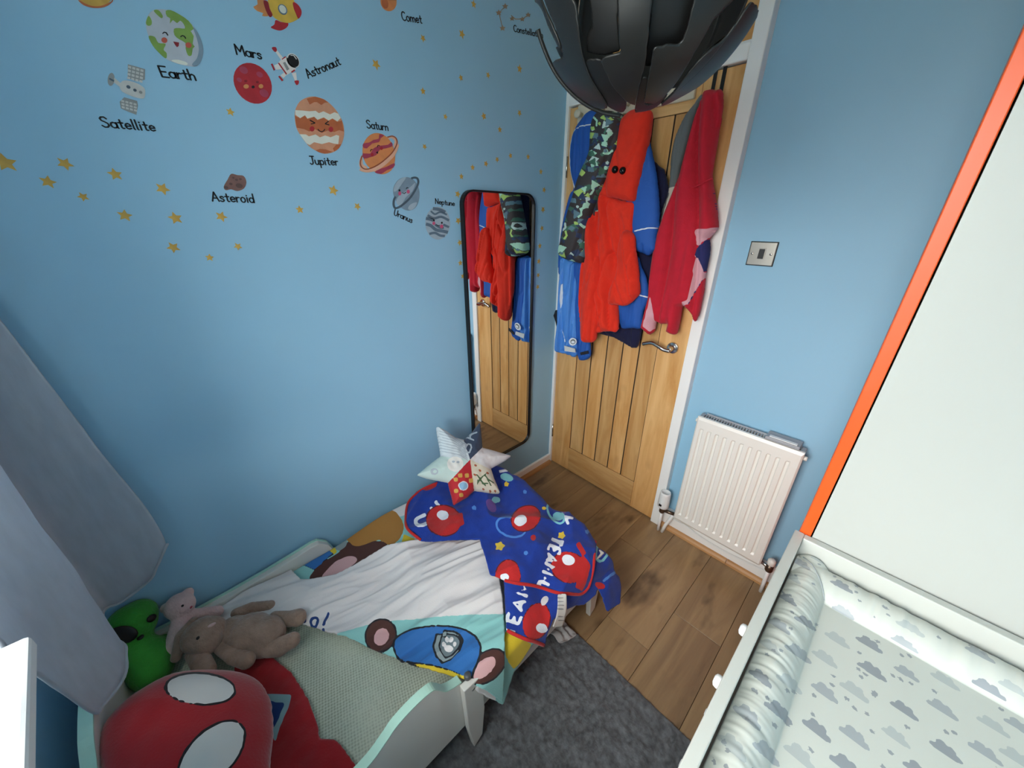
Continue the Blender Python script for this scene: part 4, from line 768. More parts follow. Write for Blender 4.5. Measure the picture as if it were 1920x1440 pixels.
# ================================================================== bedding
def fold(s, E, r, flare):
    """sheet running along s, bending over an edge at E and hanging: returns horizontal position and drop"""
    a = np.clip((s-E)/r, 0, PI/2); t = np.maximum(0, s-E-r*PI/2)
    return np.where(s < E, s, E+r*np.sin(a)+flare*t), r*(1-np.cos(a))+t*np.sqrt(1-np.minimum(flare, .9)**2)
def zlow(x, y): return .279+.034*sm(-1.55, -1.20, y)+.012*vnoise(x*5+3, y*5, 21)+.010*(1-sm(.03, .16, x))*sm(-1.62, -1.5, y)+.026*sm(.70, .82, x)*sm(-1.42, -1.30, y)
C7b = lambda pts: crop(500, 940, 3.6, pts); C38 = lambda pts: crop(380, 960, 4.8, pts); C74 = lambda pts: crop(740, 1130, 3.31, pts); CB = lambda pts: crop(740, 780, 3.13, pts); C8 = lambda pts: crop(140, 1080, 3.84, pts); C8b = lambda pts: crop(140, 1080, 4.174, pts)
cot = dict(rough=.75, bump=.25, bscale=300, sheen=.1)
D = [mat('duvet_white_cotton', '#e3dddb', **cot), mat('duvet_teal', '#8fcac6', **cot), mat('duvet_blue', '#2f6fb4', **cot), mat('duvet_black_line', '#1b1e25', **cot), mat('duvet_yellow', '#e0c32f', **cot), mat('duvet_brown', '#52302a', **cot), mat('duvet_pink', '#d7a8a8', **cot), mat('duvet_tan', '#b07a38', **cot), mat('duvet_grey', '#8d9a9b', **cot), mat('duvet_dark_grey', '#6d7b80', **cot), mat('duvet_navy', '#20407e', **cot)]
dv = thing('duvet', 'white and teal child duvet folded back over itself in the middle of the bed', 'duvet', (.45, -1.2, .28))
ss = np.arange(.052, 1.06, .005); yy = np.arange(-1.60, -.80, .005); S_, Y_ = np.meshgrid(ss, yy, indexing='ij')
fx, dz = fold(S_, .812, .034, .10); P = np.stack([fx, Y_, zlow(np.minimum(S_, .84), Y_)-dz], -1)
low = [(C38([(540, 560), (640, 380), (860, 440), (1110, 270), (1900, 0), (1920, 500), (1000, 700)]), 1),
    (C38(spl([(860, 455), (1000, 360), (1100, 290), (1180, 370), (1100, 440), (1030, 525), (950, 500)], 3)), 3), (C38(spl([(880, 452), (1000, 372), (1095, 305), (1165, 372), (1090, 435), (1018, 510), (950, 490)], 3)), 2),
    (C38([(1095, 290), (1140, 275), (1220, 360), (1180, 385)]), 4), (C38(spl([(1140, 265), (1250, 210), (1300, 280), (1240, 350), (1200, 330)], 3)), 8),
    (C38(spl([(960, 610), (1050, 480), (1180, 390), (1290, 310), (1320, 230), (1400, 240), (1560, 260), (1670, 290), (1560, 390), (1400, 470), (1180, 600)], 3)), 5), (C38(spl([(1070, 590), (1180, 460), (1320, 395), (1390, 420), (1360, 470), (1200, 580)], 3)), 6),
    (C38(spl([(1285, 200), (1400, 110), (1550, 50), (1640, -10), (1740, 0), (1810, 120), (1780, 230), (1690, 300), (1590, 250), (1480, 285), (1360, 305)], 3)), 7), (C38([(1810, 195), (1900, 240), (1930, 300), (1790, 280)]), 4), (C74([(680, 170), (800, 225), (850, 260), (780, 370), (740, 412), (715, 385), (685, 320)]), 4)]
TEALALL = [(930, 1150), (1020, 1150), (1020, 1330), (930, 1330)]
hemlow = [(500, 1120), (540, 1060), (560, 1040), (600, 1008), (640, 960), (760, 900), (1000, 1000), (1040, 1160), (1012, 1194), (996, 1212), (978, 1240), (963, 1262), (954, 1290), (944, 1322), (900, 1300), (700, 1150)]
cloth('under_layer', P, D, [(TEALALL, 1)]+low, outline=hemlow, thick=.008, parent=dv)
# folded back top part
yy = np.arange(-1.96, -.86, .003); ss = np.arange(.055, 1.08, .003); S_, Y_ = np.meshgrid(ss, yy, indexing='ij')
rid = lambda n: 1-np.abs(n)*4; wr = .022*vnoise(S_*13-Y_*3.5, Y_*3.0+S_*1.5, 31)+.011*rid(vnoise(S_*14-Y_*4.5, Y_*3.4+S_*2, 35))+.007*rid(vnoise(S_*27-Y_*8, Y_*6, 36))+.009*vnoise(S_*40-Y_*10, Y_*8, 32)+.005*vnoise(S_*75-Y_*14, Y_*16, 33)
fx, dz = fold(S_, .822, .040, .12); P = np.stack([fx, Y_, zlow(np.minimum(S_, .84), Y_)+.0145+wr*sm(.9, .75, S_)*sm(-.86, -.95, Y_)+.030*sm(.1, .4, S_)*sm(.85, .55, S_)*sm(-1.4, -1.05, Y_)-dz], -1)
P[..., 0] += .010*vnoise(Y_*9, S_*3, 34)*sm(.84, .95, S_)
P[..., 2] = np.maximum(P[..., 2], zlow(np.minimum(S_, .84), Y_)+.0105-dz)
out = C38([(-30, 850), (150, 800), (180, 740), (290, 680), (420, 615), (540, 580), (700, 540), (790, 510), (880, 605), (970, 602), (1200, 560), (1400, 455), (1650, 300), (1760, 275)])+C7b([(1060, 250), (1300, 198), (1500, 212), (1512, 320), (1562, 470), (1592, 650), (1606, 900), (1606, 1150), (1595, 1360), (1480, 1275), (1400, 1240), (1370, 1212), (1250, 1178), (1100, 1132), (960, 1096), (850, 1050), (700, 990), (600, 940), (480, 890), (380, 865), (240, 830), (100, 800), (-100, 820), (-300, 850), (-420, 800)])
paw = lambda cx, cy, k: [([(cx+x*k, cy+y*k) for x, y in ell(a, b_, ra, rb, ro)], 0) for a, b_, ra, rb, ro in ((0, 22, 34, 26, 0), (-38, -12, 15, 21, -.3), (-14, -44, 15, 23, -.1), (18, -44, 15, 23, .1), (42, -10, 15, 20, .3))]
sh = [(1145, 930), (1150, 900), (1190, 905), (1195, 878), (1260, 885), (1300, 905), (1318, 945), (1300, 1000), (1245, 1060), (1190, 1085), (1150, 1040), (1130, 980)]
top = [(C7b([(470, 892), (560, 868), (700, 828), (850, 806), (1000, 795), (1200, 775), (1400, 764), (1620, 760), (1640, 1400), (1450, 1300), (700, 1020)]), 1),
    (C7b(ell(770, 905, 108, 118, .5)), 3), (C7b(ell(770, 905, 97, 107, .5)), 5), (C7b(ell(775, 915, 48, 62, .5)), 6),
    (C7b(ell(1490, 1115, 150, 98, -.75)), 3), (C7b(ell(1490, 1115, 139, 87, -.75)), 5), (C7b(ell(1468, 1125, 98, 50, -.75)), 6),
    (C7b(spl([(852, 940), (960, 865), (1090, 838), (1210, 835), (1330, 858), (1410, 905), (1450, 975), (1440, 1060), (1405, 1145), (1372, 1215), (1250, 1185), (1100, 1140), (980, 1108), (880, 1065)], 3)), 3),
    (C7b(spl([(866, 942), (965, 876), (1095, 850), (1205, 847), (1322, 868), (1396, 912), (1436, 975), (1427, 1055), (1392, 1138), (1366, 1192), (1250, 1138), (1100, 1098), (980, 1082), (890, 1052)], 3)), 2),
    (C7b(spl([(990, 1098), (1100, 1108), (1250, 1150), (1372, 1200), (1362, 1208), (1240, 1176), (1100, 1132)], 2)), 4),
    (C7b([(1224+(x-1224)*1.15, 980+(y-980)*1.13) for x, y in sh]), 3), (C7b(sh), 8), (C7b([(1236+(x-1224)*.84, 975+(y-980)*.84) for x, y in sh]), 3), (C7b([(1236+(x-1224)*.72, 975+(y-980)*.73) for x, y in sh]), 9)]+[(C7b(q), 0) for q, k in paw(1230, 975, .92)]
ink = [(strokepoly(crop(540, 1130, 19.2, q), w), 10) for q, w in (([(555, 400), (600, 480), (605, 620), (610, 740)], 5), ([(800, 740), (800, 680), (860, 580), (950, 545), (1060, 560), (1075, 640), (1040, 780), (1000, 870)], 5), ([(800, 700), (850, 830), (930, 880), (1020, 870)], 4), ([(1460, 340), (1430, 470), (1330, 640), (1275, 830)], 5), ([(1235, 945), (1320, 950)], 4.5))]
P_flap = P
cloth('folded_top', P, D, top+ink, outline=out, thick=.006, parent=dv, iters=3)
# ------------------------------------------------------------------ blanket
fl_ = dict(rough=.9, bump=.5, bscale=160, sheen=.12)
B = [mat('blanket_blue_fleece', '#173894', vary=.10, vscale=25, **fl_), mat('blanket_red', '#bf2424', **fl_), mat('blanket_white', '#e6e8ee', **fl_), mat('blanket_yellow', '#e6c23c', **fl_), mat('blanket_light_blue', '#4f86d2', **fl_), mat('blanket_dark_red', '#5e1420', **fl_), mat('blanket_teal', '#7fc4cc', **fl_), mat('blanket_purple', '#6b4a94', **fl_)]
bk = thing('fleece_blanket', 'blue fleece blanket with red hem, stars and lettering heaped at the foot of the bed', 'blanket', (.5, -.85, .3))
GL['T'] = (.56, [[(.02, .95), (.54, .95)], [(.28, .95), (.28, 0)]]); GL['-'] = (.34, [[(.04, .45), (.3, .45)]]); GL['P'] = (.52, [[(.06, 0), (.06, .95), (.34, .95), (.46, .8), (.44, .6), (.3, .48), (.06, .48)]])
def pword(word, p0, adv, up, w, mi):
    """thick printed capitals laid along adv in picture space"""
    p0, adv, up = (np.array(q, float) for q in (p0, adv, up)); tot = sum(GL[c][0]+.16 for c in word); o = []; x = 0
    for c in word:
        for st in GL[c][1]: o.append((strokepoly([p0+adv*(x+q[0])/tot+up*q[1] for q in st], w), mi))
        x += GL[c][0]+.16
    return o
def st5(u, v_, r, mi, ro=0): return (spl([(u+(r if k % 2 == 0 else r*.55)*math.sin(ro+PI*k/5), v_-(r if k % 2 == 0 else r*.55)*math.cos(ro+PI*k/5)) for k in range(10)], 1), mi)
def dot(u, v_, rx, ry, ro, wx, wy, wr): return [(ell(u, v_, rx, ry, ro), 5), (ell(u, v_, rx-2, ry-2, ro), 1), (ell(wx, wy, wr*1.25, wr, ro), 2)]
def ring(u, v_, rx, ry, ro, mi, w=4): return [(ell(u, v_, rx, ry, ro), mi), (ell(u, v_, rx-w, ry-w, ro), 0)]
def bl(S_, T_, dzz, seed):
    hump = .050*sm(-1.3, -1.0, T_)*sm(.02, .28, S_)*sm(.92, .62, S_)+.020*vnoise(S_*5, T_*5+2, seed)
    fold_w = .040*vnoise(S_*6+T_*9, T_*4-S_*5, seed+1)+.018*(1-4*np.abs(vnoise(S_*7+T_*6, T_*5-S_*6, seed+5)))+.014*vnoise(S_*16+T_*10, T_*15, seed+2)+.005*vnoise(S_*40, T_*40, seed+6)
    fl1 = .10+.38*sm(-1.0, -.70, T_); fx, d1 = fold(S_, .82, .05, fl1); fy, d2 = fold(T_, -.70, .055, .28+0*S_)
    z = .335+dzz+hump+fold_w-d1-d2*(1-.35*sm(.8, 1.0, S_))
    fx = fx+.022*vnoise(T_*11, S_*2, seed+3)*sm(.84, .98, S_); fy = fy+.03*vnoise(S_*9, T_*2, seed+4)*sm(-.72, -.58, T_)
    return np.stack([np.maximum(fx, .012), fy, np.maximum(z, .02+.01*vnoise(S_*30, T_*30, 6))], -1)
ss = np.arange(.03, 1.22, .004); tt_ = np.arange(-1.32, -.36, .004); S_, T_ = np.meshgrid(ss, tt_, indexing='ij')
lowreg = pword('TEAM', (963, 1196), (38, -108), (-22, -7), 6.5, 2)[0:99]+dot(1006, 1165, 26, 36, .3, 1016, 1178, 9)+[st5(1098, 998, 5, 4), ]+ring(1130, 1030, 14, 26, .3, 6, 5)+[(strokepoly([(1130, 1090), (1155, 1072)], 5), 4), (ell(1125, 1098, 10, 6, .4), 1)]
outl = CB([(560, 880), (640, 940), (655, 1252), (700, 1275), (780, 1310), (885, 1350), (890, 1300), (930, 1200), (985, 1150), (1060, 1112), (1110, 1110), (1180, 1050), (1195, 1010), (1225, 1070), (1245, 1152), (1325, 1098), (1330, 1000), (1305, 880), (1250, 780), (1170, 690), (1000, 560), (700, 600)])
cloth('lower_layer', bl(S_, T_, 0, 41), B, lowreg, outline=outl, thick=.006, parent=bk)
upreg = pword('U', (776, 972), (10, 24), (22, -9), 7, 2)+pword('M-', (816, 938), (-18, 26), (12, 13), 6, 2)[:6]+dot(832, 976, 34, 30, .2, 830, 966, 9)+dot(986, 972, 30, 24, -.5, 976, 976, 10)+dot(1066, 1064, 34, 30, .35, 1066, 1050, 10)+dot(952, 1082, 25, 34, .1, 946, 1082, 7)+[(strokepoly([(1088, 1046), (1100, 1060), (1092, 1090), (1085, 1105)], 16), 1), (strokepoly([(1083, 1018), (1096, 1040)], 9), 1), (strokepoly([(862, 962), (866, 985)], 10), 1)]
upreg = ring(958, 988, 30, 20, .3, 4)+upreg+pword('TEAM-U', (1036, 1004), (-30, 100), (20, 9), 6.5, 2)+[st5(937, 1024, 11, 3, .2), st5(1053, 1004, 9, 3, .4), st5(949, 908, 6, 3), st5(1020, 953, 5, 3), st5(889, 952, 6, 4), st5(986, 1037, 6, 4, .5), st5(984, 922, 5, 4), st5(1101, 997, 6, 4, .3)]
upreg += [(ell(921, 948, 8, 14, -.5), 7), (ell(930, 937, 8, 6, 0), 6)]+ring(1042, 962, 14, 24, -.6, 6, 4)+[(ell(1046, 968, 10, 8, .3), 6), (strokepoly([(1035, 935), (1060, 962)], 6), 7), (strokepoly([(1058, 968), (1075, 972)], 5), 2), (strokepoly([(1060, 970), (1066, 984)], 5), 2), (ell(950, 895, 13, 7, .3), 6), (strokepoly([(936, 884), (960, 880)], 5), 2), (ell(1005, 900, 5, 6, 0), 1), (ell(806, 913, 14, 5, -.35), 1), (ell(1000, 1008, 5, 6, 0), 1)]
outu = CB([(60, 600), (80, 500), (130, 440), (250, 380), (330, 330), (560, 285), (640, 270), (760, 315), (860, 390), (960, 470), (1060, 560), (1130, 640), (1188, 720), (1178, 840), (1170, 900), (1150, 990), (1100, 1050), (940, 1025), (800, 990), (640, 965), (560, 930), (500, 720), (150, 735), (70, 665)])
Pu = bl(S_, T_, .016, 41)
cloth('upper_layer', Pu, B, upreg, outline=outu, thick=.006, parent=bk)
def on_grid(P, pts):
    """points of the cloth P seen at the given picture positions"""
    q = proj(P).reshape(-1, 2); F3 = P.reshape(-1, 3); o = []
    for u, v_ in pts:
        d = np.hypot(q[:, 0]-u, q[:, 1]-v_); c = np.argsort(d)[:12]; c = c[d[c] < d[c[0]]+2.0]; o.append(F3[c[np.argmin(np.linalg.norm(F3[c]-CAM, axis=1))]])
    return o
for nm, Pg, pts in (('hem', Pu, [(640, 965), (720, 978), (800, 990), (870, 1008), (940, 1025), (1020, 1040), (1095, 1047), (1135, 1015), (1152, 980), (1168, 900), (1176, 820), (1184, 730)]), ('hem', Pu, [(250, 388), (180, 415), (130, 445), (80, 505), (60, 595), (75, 660), (150, 725)]), ('hem', bl(S_, T_, 0, 41), [(658, 1255), (700, 1275), (780, 1308), (830, 1325), (882, 1345)])):
    MB().tube(spl(on_grid(Pg, CB(pts)), 4, False), .0055, 8).build(nm, B[1], bk, True)['label'] = 'red satin hem'
LB = [mat('label_white_satin', '#dcdad4', .5), mat('label_print_grey', '#9a9a98', .6)]
a, c, e, g = [q+np.array([.012, -.008, .006]) for q in on_grid(Pu, CB([(945, 1022), (1008, 1026)]))]+[onX(u, v_, .905) for u, v_ in CB([(985, 1235), (925, 1240)])]
gr = np.array([[(a*(1-i/8)+c*i/8)*(1-j/40)+(g*(1-i/8)+e*i/8)*(j/40)+np.array([.008*math.sin(j/40*PI), 0, 0]) for j in range(41)] for i in range(9)])
cloth('care_label', gr, LB, [(strokepoly(CB([(958+k*14-j*.2, 1045+k*0+22*j), (958+k*14+9, 1046+22*j)]), 2.2), 1) for j in range(8) for k in range(3)], thick=.0008, parent=bk, facing=False)
# crumpled cloth scrap on the floor
sc = on_grid
MBs = MB(); q0 = onZ(1056, 1186, .02); nU = 14; Pg = np.zeros((nU, nU, 3))
for i in range(nU):
    for j in range(nU): Pg[i, j] = q0+np.array([(i/nU-.5)*.085+(j/nU-.5)*.02, (j/nU-.5)*.085, 0])
Pg[..., 2] = .012+.05*np.abs(vnoise(Pg[..., 0]*45, Pg[..., 1]*45, 9))+.02*np.abs(vnoise(Pg[..., 0]*90, Pg[..., 1]*90, 10))
tag(cloth('cloth_scrap', Pg, mat('grey_white_scrap', '#b9b5b4', .7), parent=None, thick=.0015, loc=tuple(q0), facing=False), 'crumpled pale grey scrap of cloth on the floor by the rug corner', 'cloth')
# ------------------------------------------------------------------ star cushion
SCm = [mat('star_pale_stripe', '#cdd6da', **cot), mat('star_navy', '#39465c', **cot), mat('star_white', '#dcd8d8', **cot), mat('star_leaf_cream', '#d9d0bb', **cot), mat('star_red', '#b5212b', **cot), mat('star_mint', '#c3d9d3', **cot), mat('star_stripe_grey', '#aebac2', **cot), mat('star_gold', '#c99b4a', **cot), mat('star_blue', '#8db6d6', **cot), mat('star_leaf_green', '#47613f', **cot), mat('star_leaf_rust', '#a5583a', **cot), mat('star_moon', '#e6e5df', **cot)]
so = CB([(243, 62), (300, 90), (352, 128), (405, 142), (450, 100), (498, 38), (506, 110), (512, 188), (560, 200), (620, 218), (684, 236), (640, 270), (600, 290), (562, 312), (580, 370), (598, 410), (616, 458), (560, 455), (510, 446), (466, 440), (430, 475), (390, 500), (345, 524), (334, 470), (322, 430), (314, 392), (250, 380), (190, 368), (130, 347), (180, 305), (230, 265), (270, 236), (262, 180), (250, 120)])
cX = (443, 255); seg = lambda *p: CB([cX]+list(p))
sreg = [(seg((270, 236), (200, 40), (420, 20), (405, 142)), 0), (seg((405, 142), (430, 0), (560, 20), (512, 188)), 1), (seg((512, 188), (600, 150), (720, 220), (700, 320), (562, 312)), 2), (seg((562, 312), (680, 420), (640, 500), (466, 440)), 3), (seg((466, 440), (420, 560), (290, 560), (314, 392)), 4), (seg((314, 392), (100, 400), (100, 300), (270, 236)), 5)]
sreg += [(CB(strokepoly([(250+k*2, 85+k*17), (330+k*8, 110+k*17), (400+k*5, 160+k*15)], 6)), 6) for k in range(8)]+[(CB(ell(355, 282, 48, 45)), 11), (CB(ell(232, 326, 24, 20)), 6), (CB(ell(236, 326, 12, 10)), 5), (CB(ell(345, 268, 10, 7)), 6), (CB(ell(372, 270, 10, 7)), 6)]
sreg += [(CB(ell(403, 410, 30, 28)), 2), (CB(ell(403, 410, 25, 23)), 8)]+[(CB([(x-13, y-12), (x+12, y-14), (x+14, y+10), (x-10, y+13)]), 7) for x, y in ((384, 350), (358, 374), (423, 350), (360, 440), (390, 465), (447, 380))]
sreg += [(CB(strokepoly([(480+16*k, 340+28*(k % 3)), (520+16*k, 395+18*(k % 2))], 7)), 9) for k in range(5)]+[(CB(strokepoly([(545-14*k, 330+10*k), (500-4*k, 372+8*k)], 5)), 9) for k in range(5)]+[(CB(ell(x, y, 10, 6, .6)), 10) for x, y in ((475, 290), (500, 320), (545, 335), (470, 345), (560, 440), (590, 440), (520, 430))]
sreg += [(CB(q), 6) for q, _ in pword('BR', (436, 222), (58, -150), (-56, -20), 9, 6)]
O = np.array([.068, -.80, .640]); e2 = np.array([-.23, 0, .215]); O = O+np.array([.03, 0, .028])
scu = thing('star_cushion', 'six pointed patchwork star cushion leaning on the wall above the blue blanket', 'cushion', (.2, -.8, .42))
puffy('cover', O, (0, 1, 0), e2, so, SCm, sreg, H=.045, w=.075, step=.0028, back=.8, parent=scu, extra=lambda a, b_, t: .004*vnoise(a*60, b_*60, 3))
# ------------------------------------------------------------------ red cushion and red fleece
R = [mat('red_plush', '#a00f1a', rough=.9, bump=.4, bscale=180, sheen=.5, vary=.06, vscale=20), mat('plush_black', '#17161a', .9, sheen=.2), mat('plush_white', '#d8d5d0', .85, sheen=.2), mat('plush_teal', '#8aa9ad', .85), mat('plush_navy', '#1f3a70', .9)]
ss = np.arange(.10, .795, .004); yy = np.arange(-2.02, -1.30, .004); S_, Y_ = np.meshgrid(ss, yy, indexing='ij')
P = np.stack([S_, Y_, zmat(S_, Y_)+.014+.010*vnoise(S_*12, Y_*12, 51)+.004*vnoise(S_*40, Y_*40, 52)], -1)
o = cloth('fleece_throw', P, R, [(C8([(1350, 845), (1560, 855), (1545, 930), (1480, 1080), (1440, 1220), (1425, 1130), (1400, 990), (1385, 890)]), 3), (C8([(1392, 900), (1512, 915), (1462, 1040), (1424, 1110)]), 4)], outline=[(440, 1210), (505, 1228), (545, 1260), (572, 1300), (590, 1345), (600, 1385), (632, 1388), (670, 1440), (720, 1530), (460, 1530), (470, 1380), (440, 1280)], thick=.007, loc=(.5, -1.66, .28))
tag(o, 'red fleece throw with a navy and teal triangle beside the red cushion', 'throw')
rc = thing('red_cushion', 'large red plush cushion with two white oval patches at the head of the bed', 'cushion', (.45, -1.85, .29))
ro = spl([(188, 1380), (214, 1340), (258, 1304), (330, 1268), (420, 1262), (478, 1276), (506, 1312), (513, 1370), (508, 1420), (506, 1480), (498, 1560), (420, 1640), (320, 1640), (250, 1560), (190, 1450)], 4)
puffy('cover', (.4, -2.00, .420), (1, 0, 0), (0, 1, -.27), ro, R, [(C8(ell(905, 812, 262, 122, .06)), 1), (C8(ell(905, 812, 244, 106, .06)), 2), (C8(ell(985, 1285, 312, 172, -.80)), 1), (C8(ell(985, 1285, 294, 155, -.80)), 2)], H=.065, w=.13, step=.0035, back=.7, parent=rc, extra=lambda a, b_, t: .006*vnoise(a*20, b_*20, 5))
# ------------------------------------------------------------------ soft toys
def pt(u, v_, z): return onZ(u, v_, z)
def chain(mb, a, b_, n=6):
    """run of overlapping balls from a=(u,v,z,r px) to b: one limb"""
    for i in range(n+1):
        t = i/n; q = [x*(1-t)+y*t for x, y in zip(a, b_)]; c = pt(q[0], q[1], q[2]); mb.ball(c, q[3]*depth(c)/F_PX, nu=14, nv=10)
    return mb
def hit(c, r, u, v_):
    d = ray(u, v_); d /= np.linalg.norm(d); b_ = (c-CAM)@d; h = r*r-((c-CAM)@(c-CAM)-b_*b_); return CAM+d*(b_-math.sqrt(max(h, 0)))
U8 = lambda x, y: (140+x/4.174, 1080+y/4.174)
M_bun = mat('bunny_fawn_plush', '#9c8272', .95, bump=1, bscale=90, vary=.20, vscale=26, sheen=.25, bdist=.006); M_pinkb = mat('pale_pink_plush', '#d2b3b0', .95, bump=1, bscale=110, vary=.08, vscale=30, sheen=.25, bdist=.004); M_grn = mat('green_plush', '#2f8a2c', .9, bump=1, bscale=110, vary=.12, vscale=20, sheen=.15, bdist=.004)
bn = thing('toy_bunny', 'fawn plush bunny lying on its back on the bed', 'soft toy', pt(470, 1190, .29))
U9 = lambda x, y: (112+x/2.419, 1069+y/2.419)
def limb(name, runs, m, par, vox=.0036, smooth=3):
    mb = MB()
    for a, c, k in runs: chain(mb, a, c, k)
    return remesh(name, mb, m, par, vox, smooth)
limb('torso', [((*U9(790, 290), .322, 31), (*U9(930, 300), .322, 35), 5), ((*U9(860, 290), .326, 35), (*U9(880, 292), .326, 36), 1)], M_bun, bn)
hd_ = (*U9(652, 292), .368, 31)
limb('head', [(hd_, (*U9(700, 262), .378, 19), 4), ((*U9(640, 300), .366, 30), (*U9(668, 312), .366, 27), 2)], M_bun, bn)
limb('arm', [((*U9(725, 345), .335, 12), (*U9(790, 390), .330, 14), 4), ((*U9(790, 390), .330, 14), (*U9(848, 408), .328, 15), 3)], M_bun, bn)
limb('arm', [((*U9(800, 195), .322, 9), (*U9(870, 168), .312, 9), 4), ((*U9(870, 168), .312, 9), (*U9(955, 160), .305, 9), 4)], M_bun, bn)
limb('leg', [((*U9(975, 215), .318, 11), (*U9(1030, 220), .316, 13), 4), ((*U9(1030, 222), .318, 13), (*U9(1080, 215), .322, 15), 3)], M_bun, bn)
limb('leg', [((*U9(955, 350), .318, 17), (*U9(1000, 350), .316, 16), 3), ((*U9(1000, 345), .318, 16), (*U9(1055, 318), .324, 14), 4)], M_bun, bn)
limb('ear', [((*U9(607, 232), .388, 8), (*U9(560, 300), .372, 13), 5), ((*U9(560, 300), .372, 13), (*U9(528, 395), .345, 9), 6)], M_bun, bn)
limb('ear', [((*U9(600, 385), .345, 11), (*U9(640, 415), .342, 17), 4), ((*U9(640, 415), .342, 17), (*U9(672, 455), .338, 14), 4)], M_bun, bn)
hc_ = pt(*hd_[:3]); hr = hd_[3]*depth(hc_)/F_PX
for u, v_ in (U9(628, 308), U9(722, 262)): MB().ball(hit(hc_, hr, u, v_), .005).build('eye', M_black, bn, True)
q = hit(pt(*U9(700, 262), .378), 19*depth(hc_)/F_PX, *U9(688, 250)); MB().ball(q, .005, .011, .005).build('nose', M_pinkb, bn, True)
pb = thing('toy_bear', 'small pale pink plush bear propped against the wall behind the bunny', 'soft toy', pt(335, 1160, .30))
m = MB(); hb_ = (*U8(820, 235), .40, 23); chain(m, hb_, (*U8(850, 225), .405, 19), 2); chain(m, (*U8(735, 255), .40, 8), (*U8(712, 250), .40, 9), 2); chain(m, (*U8(870, 145), .415, 8), (*U8(890, 130), .415, 9), 2)
chain(m, (*U8(830, 330), .375, 14), (*U8(790, 540), .34, 17), 5); chain(m, (*U8(900, 300), .37, 9), (*U8(1120, 275), .335, 10), 6)
remesh('body', m, M_pinkb, pb, .0042)
hc_ = pt(*hb_[:3]); hr = hb_[3]*depth(hc_)/F_PX
for u, v_ in (U8(845, 232), U8(902, 188)): MB().ball(hit(hc_, hr*1.02, u, v_), .0045).build('eye', M_black, pb, True)
MB().ball(hit(hc_, hr*1.04, *U8(905, 242)), .0055).build('nose', mat('nose_rose', '#a8505a', .7), pb, True)
al = thing('toy_alien', 'bright green plush alien with black oval eyes slumped behind the curtain', 'soft toy', pt(262, 1215, .30))
m = MB(); ha = (*U8(440, 385), .415, 38); chain(m, ha, (*U8(490, 320), .42, 30), 2); chain(m, (*U8(560, 640), .34, 36), (*U8(600, 730), .32, 34), 3); chain(m, (*U8(600, 560), .34, 15), (*U8(690, 520), .33, 14), 3); chain(m, (*U8(470, 500), .38, 24), (*U8(540, 620), .35, 30), 3)
remesh('body', m, M_grn, al, .0048)
hc_ = pt(*ha[:3]); hr = ha[3]*depth(hc_)/F_PX
for (u, v_), rx in ((U8(372, 462), .030), (U8(603, 330), .013)):
    q = hit(hc_, hr*1.0, u, v_); nn = (q-hc_)/np.linalg.norm(q-hc_); a1 = np.cross(nn, [0, 0, 1.]); a1 /= np.linalg.norm(a1); a2 = np.cross(a1, nn); Mx = np.stack([a1*.8+a2*.6, a2*.8-a1*.6, nn], 1); MB().ball(q, rx*1.15, rx*.8, .006, Mx).build('eye', M_black, al, True)
q = hit(pt(*U8(490, 320), .42), 30*depth(hc_)/F_PX, *U8(515, 480)); MB().ball(hit(hc_, hr*1.03, *U8(515, 480)), .008, .008, .005).build('mouth', M_black, al, True)

# ================================================================== things on the door
M_cream = mat('cream_painted_rack', '#d8cfba', .5)
rk = thing('coat_rack', 'cream wooden coat rack with round pegs fixed across the door top', 'coat rack', (.34, DY, 1.95))
box('rack_board', (.075, -.050, 1.915), (.600, DY-.0003, 1.985), M_cream, rk, .004)
for x in (.100, .215, .335, .455, .570): MB().lathe((x, -.050, 1.945), (0, -1, 0), [(.009, 0), (.008, .020), (.014, .024), (.0165, .032), (.014, .038), (.006, .040)], 18).build('peg', M_cream, rk, True)
hk = thing('over_door_hook', 'black metal double hook hung over the top of the oak door', 'hook', (.672, DY, 1.99))
for x in (.657, .686): MB().box((x-.006, DY-.0045, 1.895), (x+.006, DY-.0015, 1.9895)).build('strap', M_black, hk)
for x in (.657, .686): MB().tube(spl([(x, DY-.004, 1.905), (x, DY-.012, 1.885), (x, DY-.030, 1.882), (x, DY-.042, 1.895), (x, DY-.043, 1.908)], 4, False), .0045, 8).build('hook_arm', M_black, hk, True)
CK = lambda pts: crop(1000, 180, 2.77, pts)
K = dict(rough=.7, bump=.35, bscale=120)
N_blue = mat('rain_jacket_blue', '#1f58ad', vary=.05, **K); N_pip = mat('white_piping', '#dfe4ea', .6); N_pale = mat('waterproof_pale_blue', '#4a8ad8', .5, bump=.35, bscale=80, vary=.06)
N_navy = mat('navy_fleece', '#191b3c', .95, bump=.5, bscale=150, sheen=.08); N_red = mat('bright_red_towelling', '#e2311c', .95, bump=.6, bscale=170, vary=.05, vscale=30, sheen=.08); N_grey = mat('grey_towelling', '#6d7273', .95, bump=.5, bscale=150, sheen=.08); N_crm = mat('cream_towelling', '#cfc4b6', .95, bump=.5, bscale=150, sheen=.08)
N_crim = mat('crimson_towelling', '#c01d31', .95, bump=.6, bscale=170, vary=.06, vscale=30, sheen=.08); N_pnk = mat('pale_pink_lining', '#d9a3ac', .95, bump=.5, bscale=150, sheen=.08); N_nav2 = mat('navy_towelling', '#2b2f63', .95, bump=.5, bscale=150); N_dk = mat('dark_strap', '#20222a', .7)
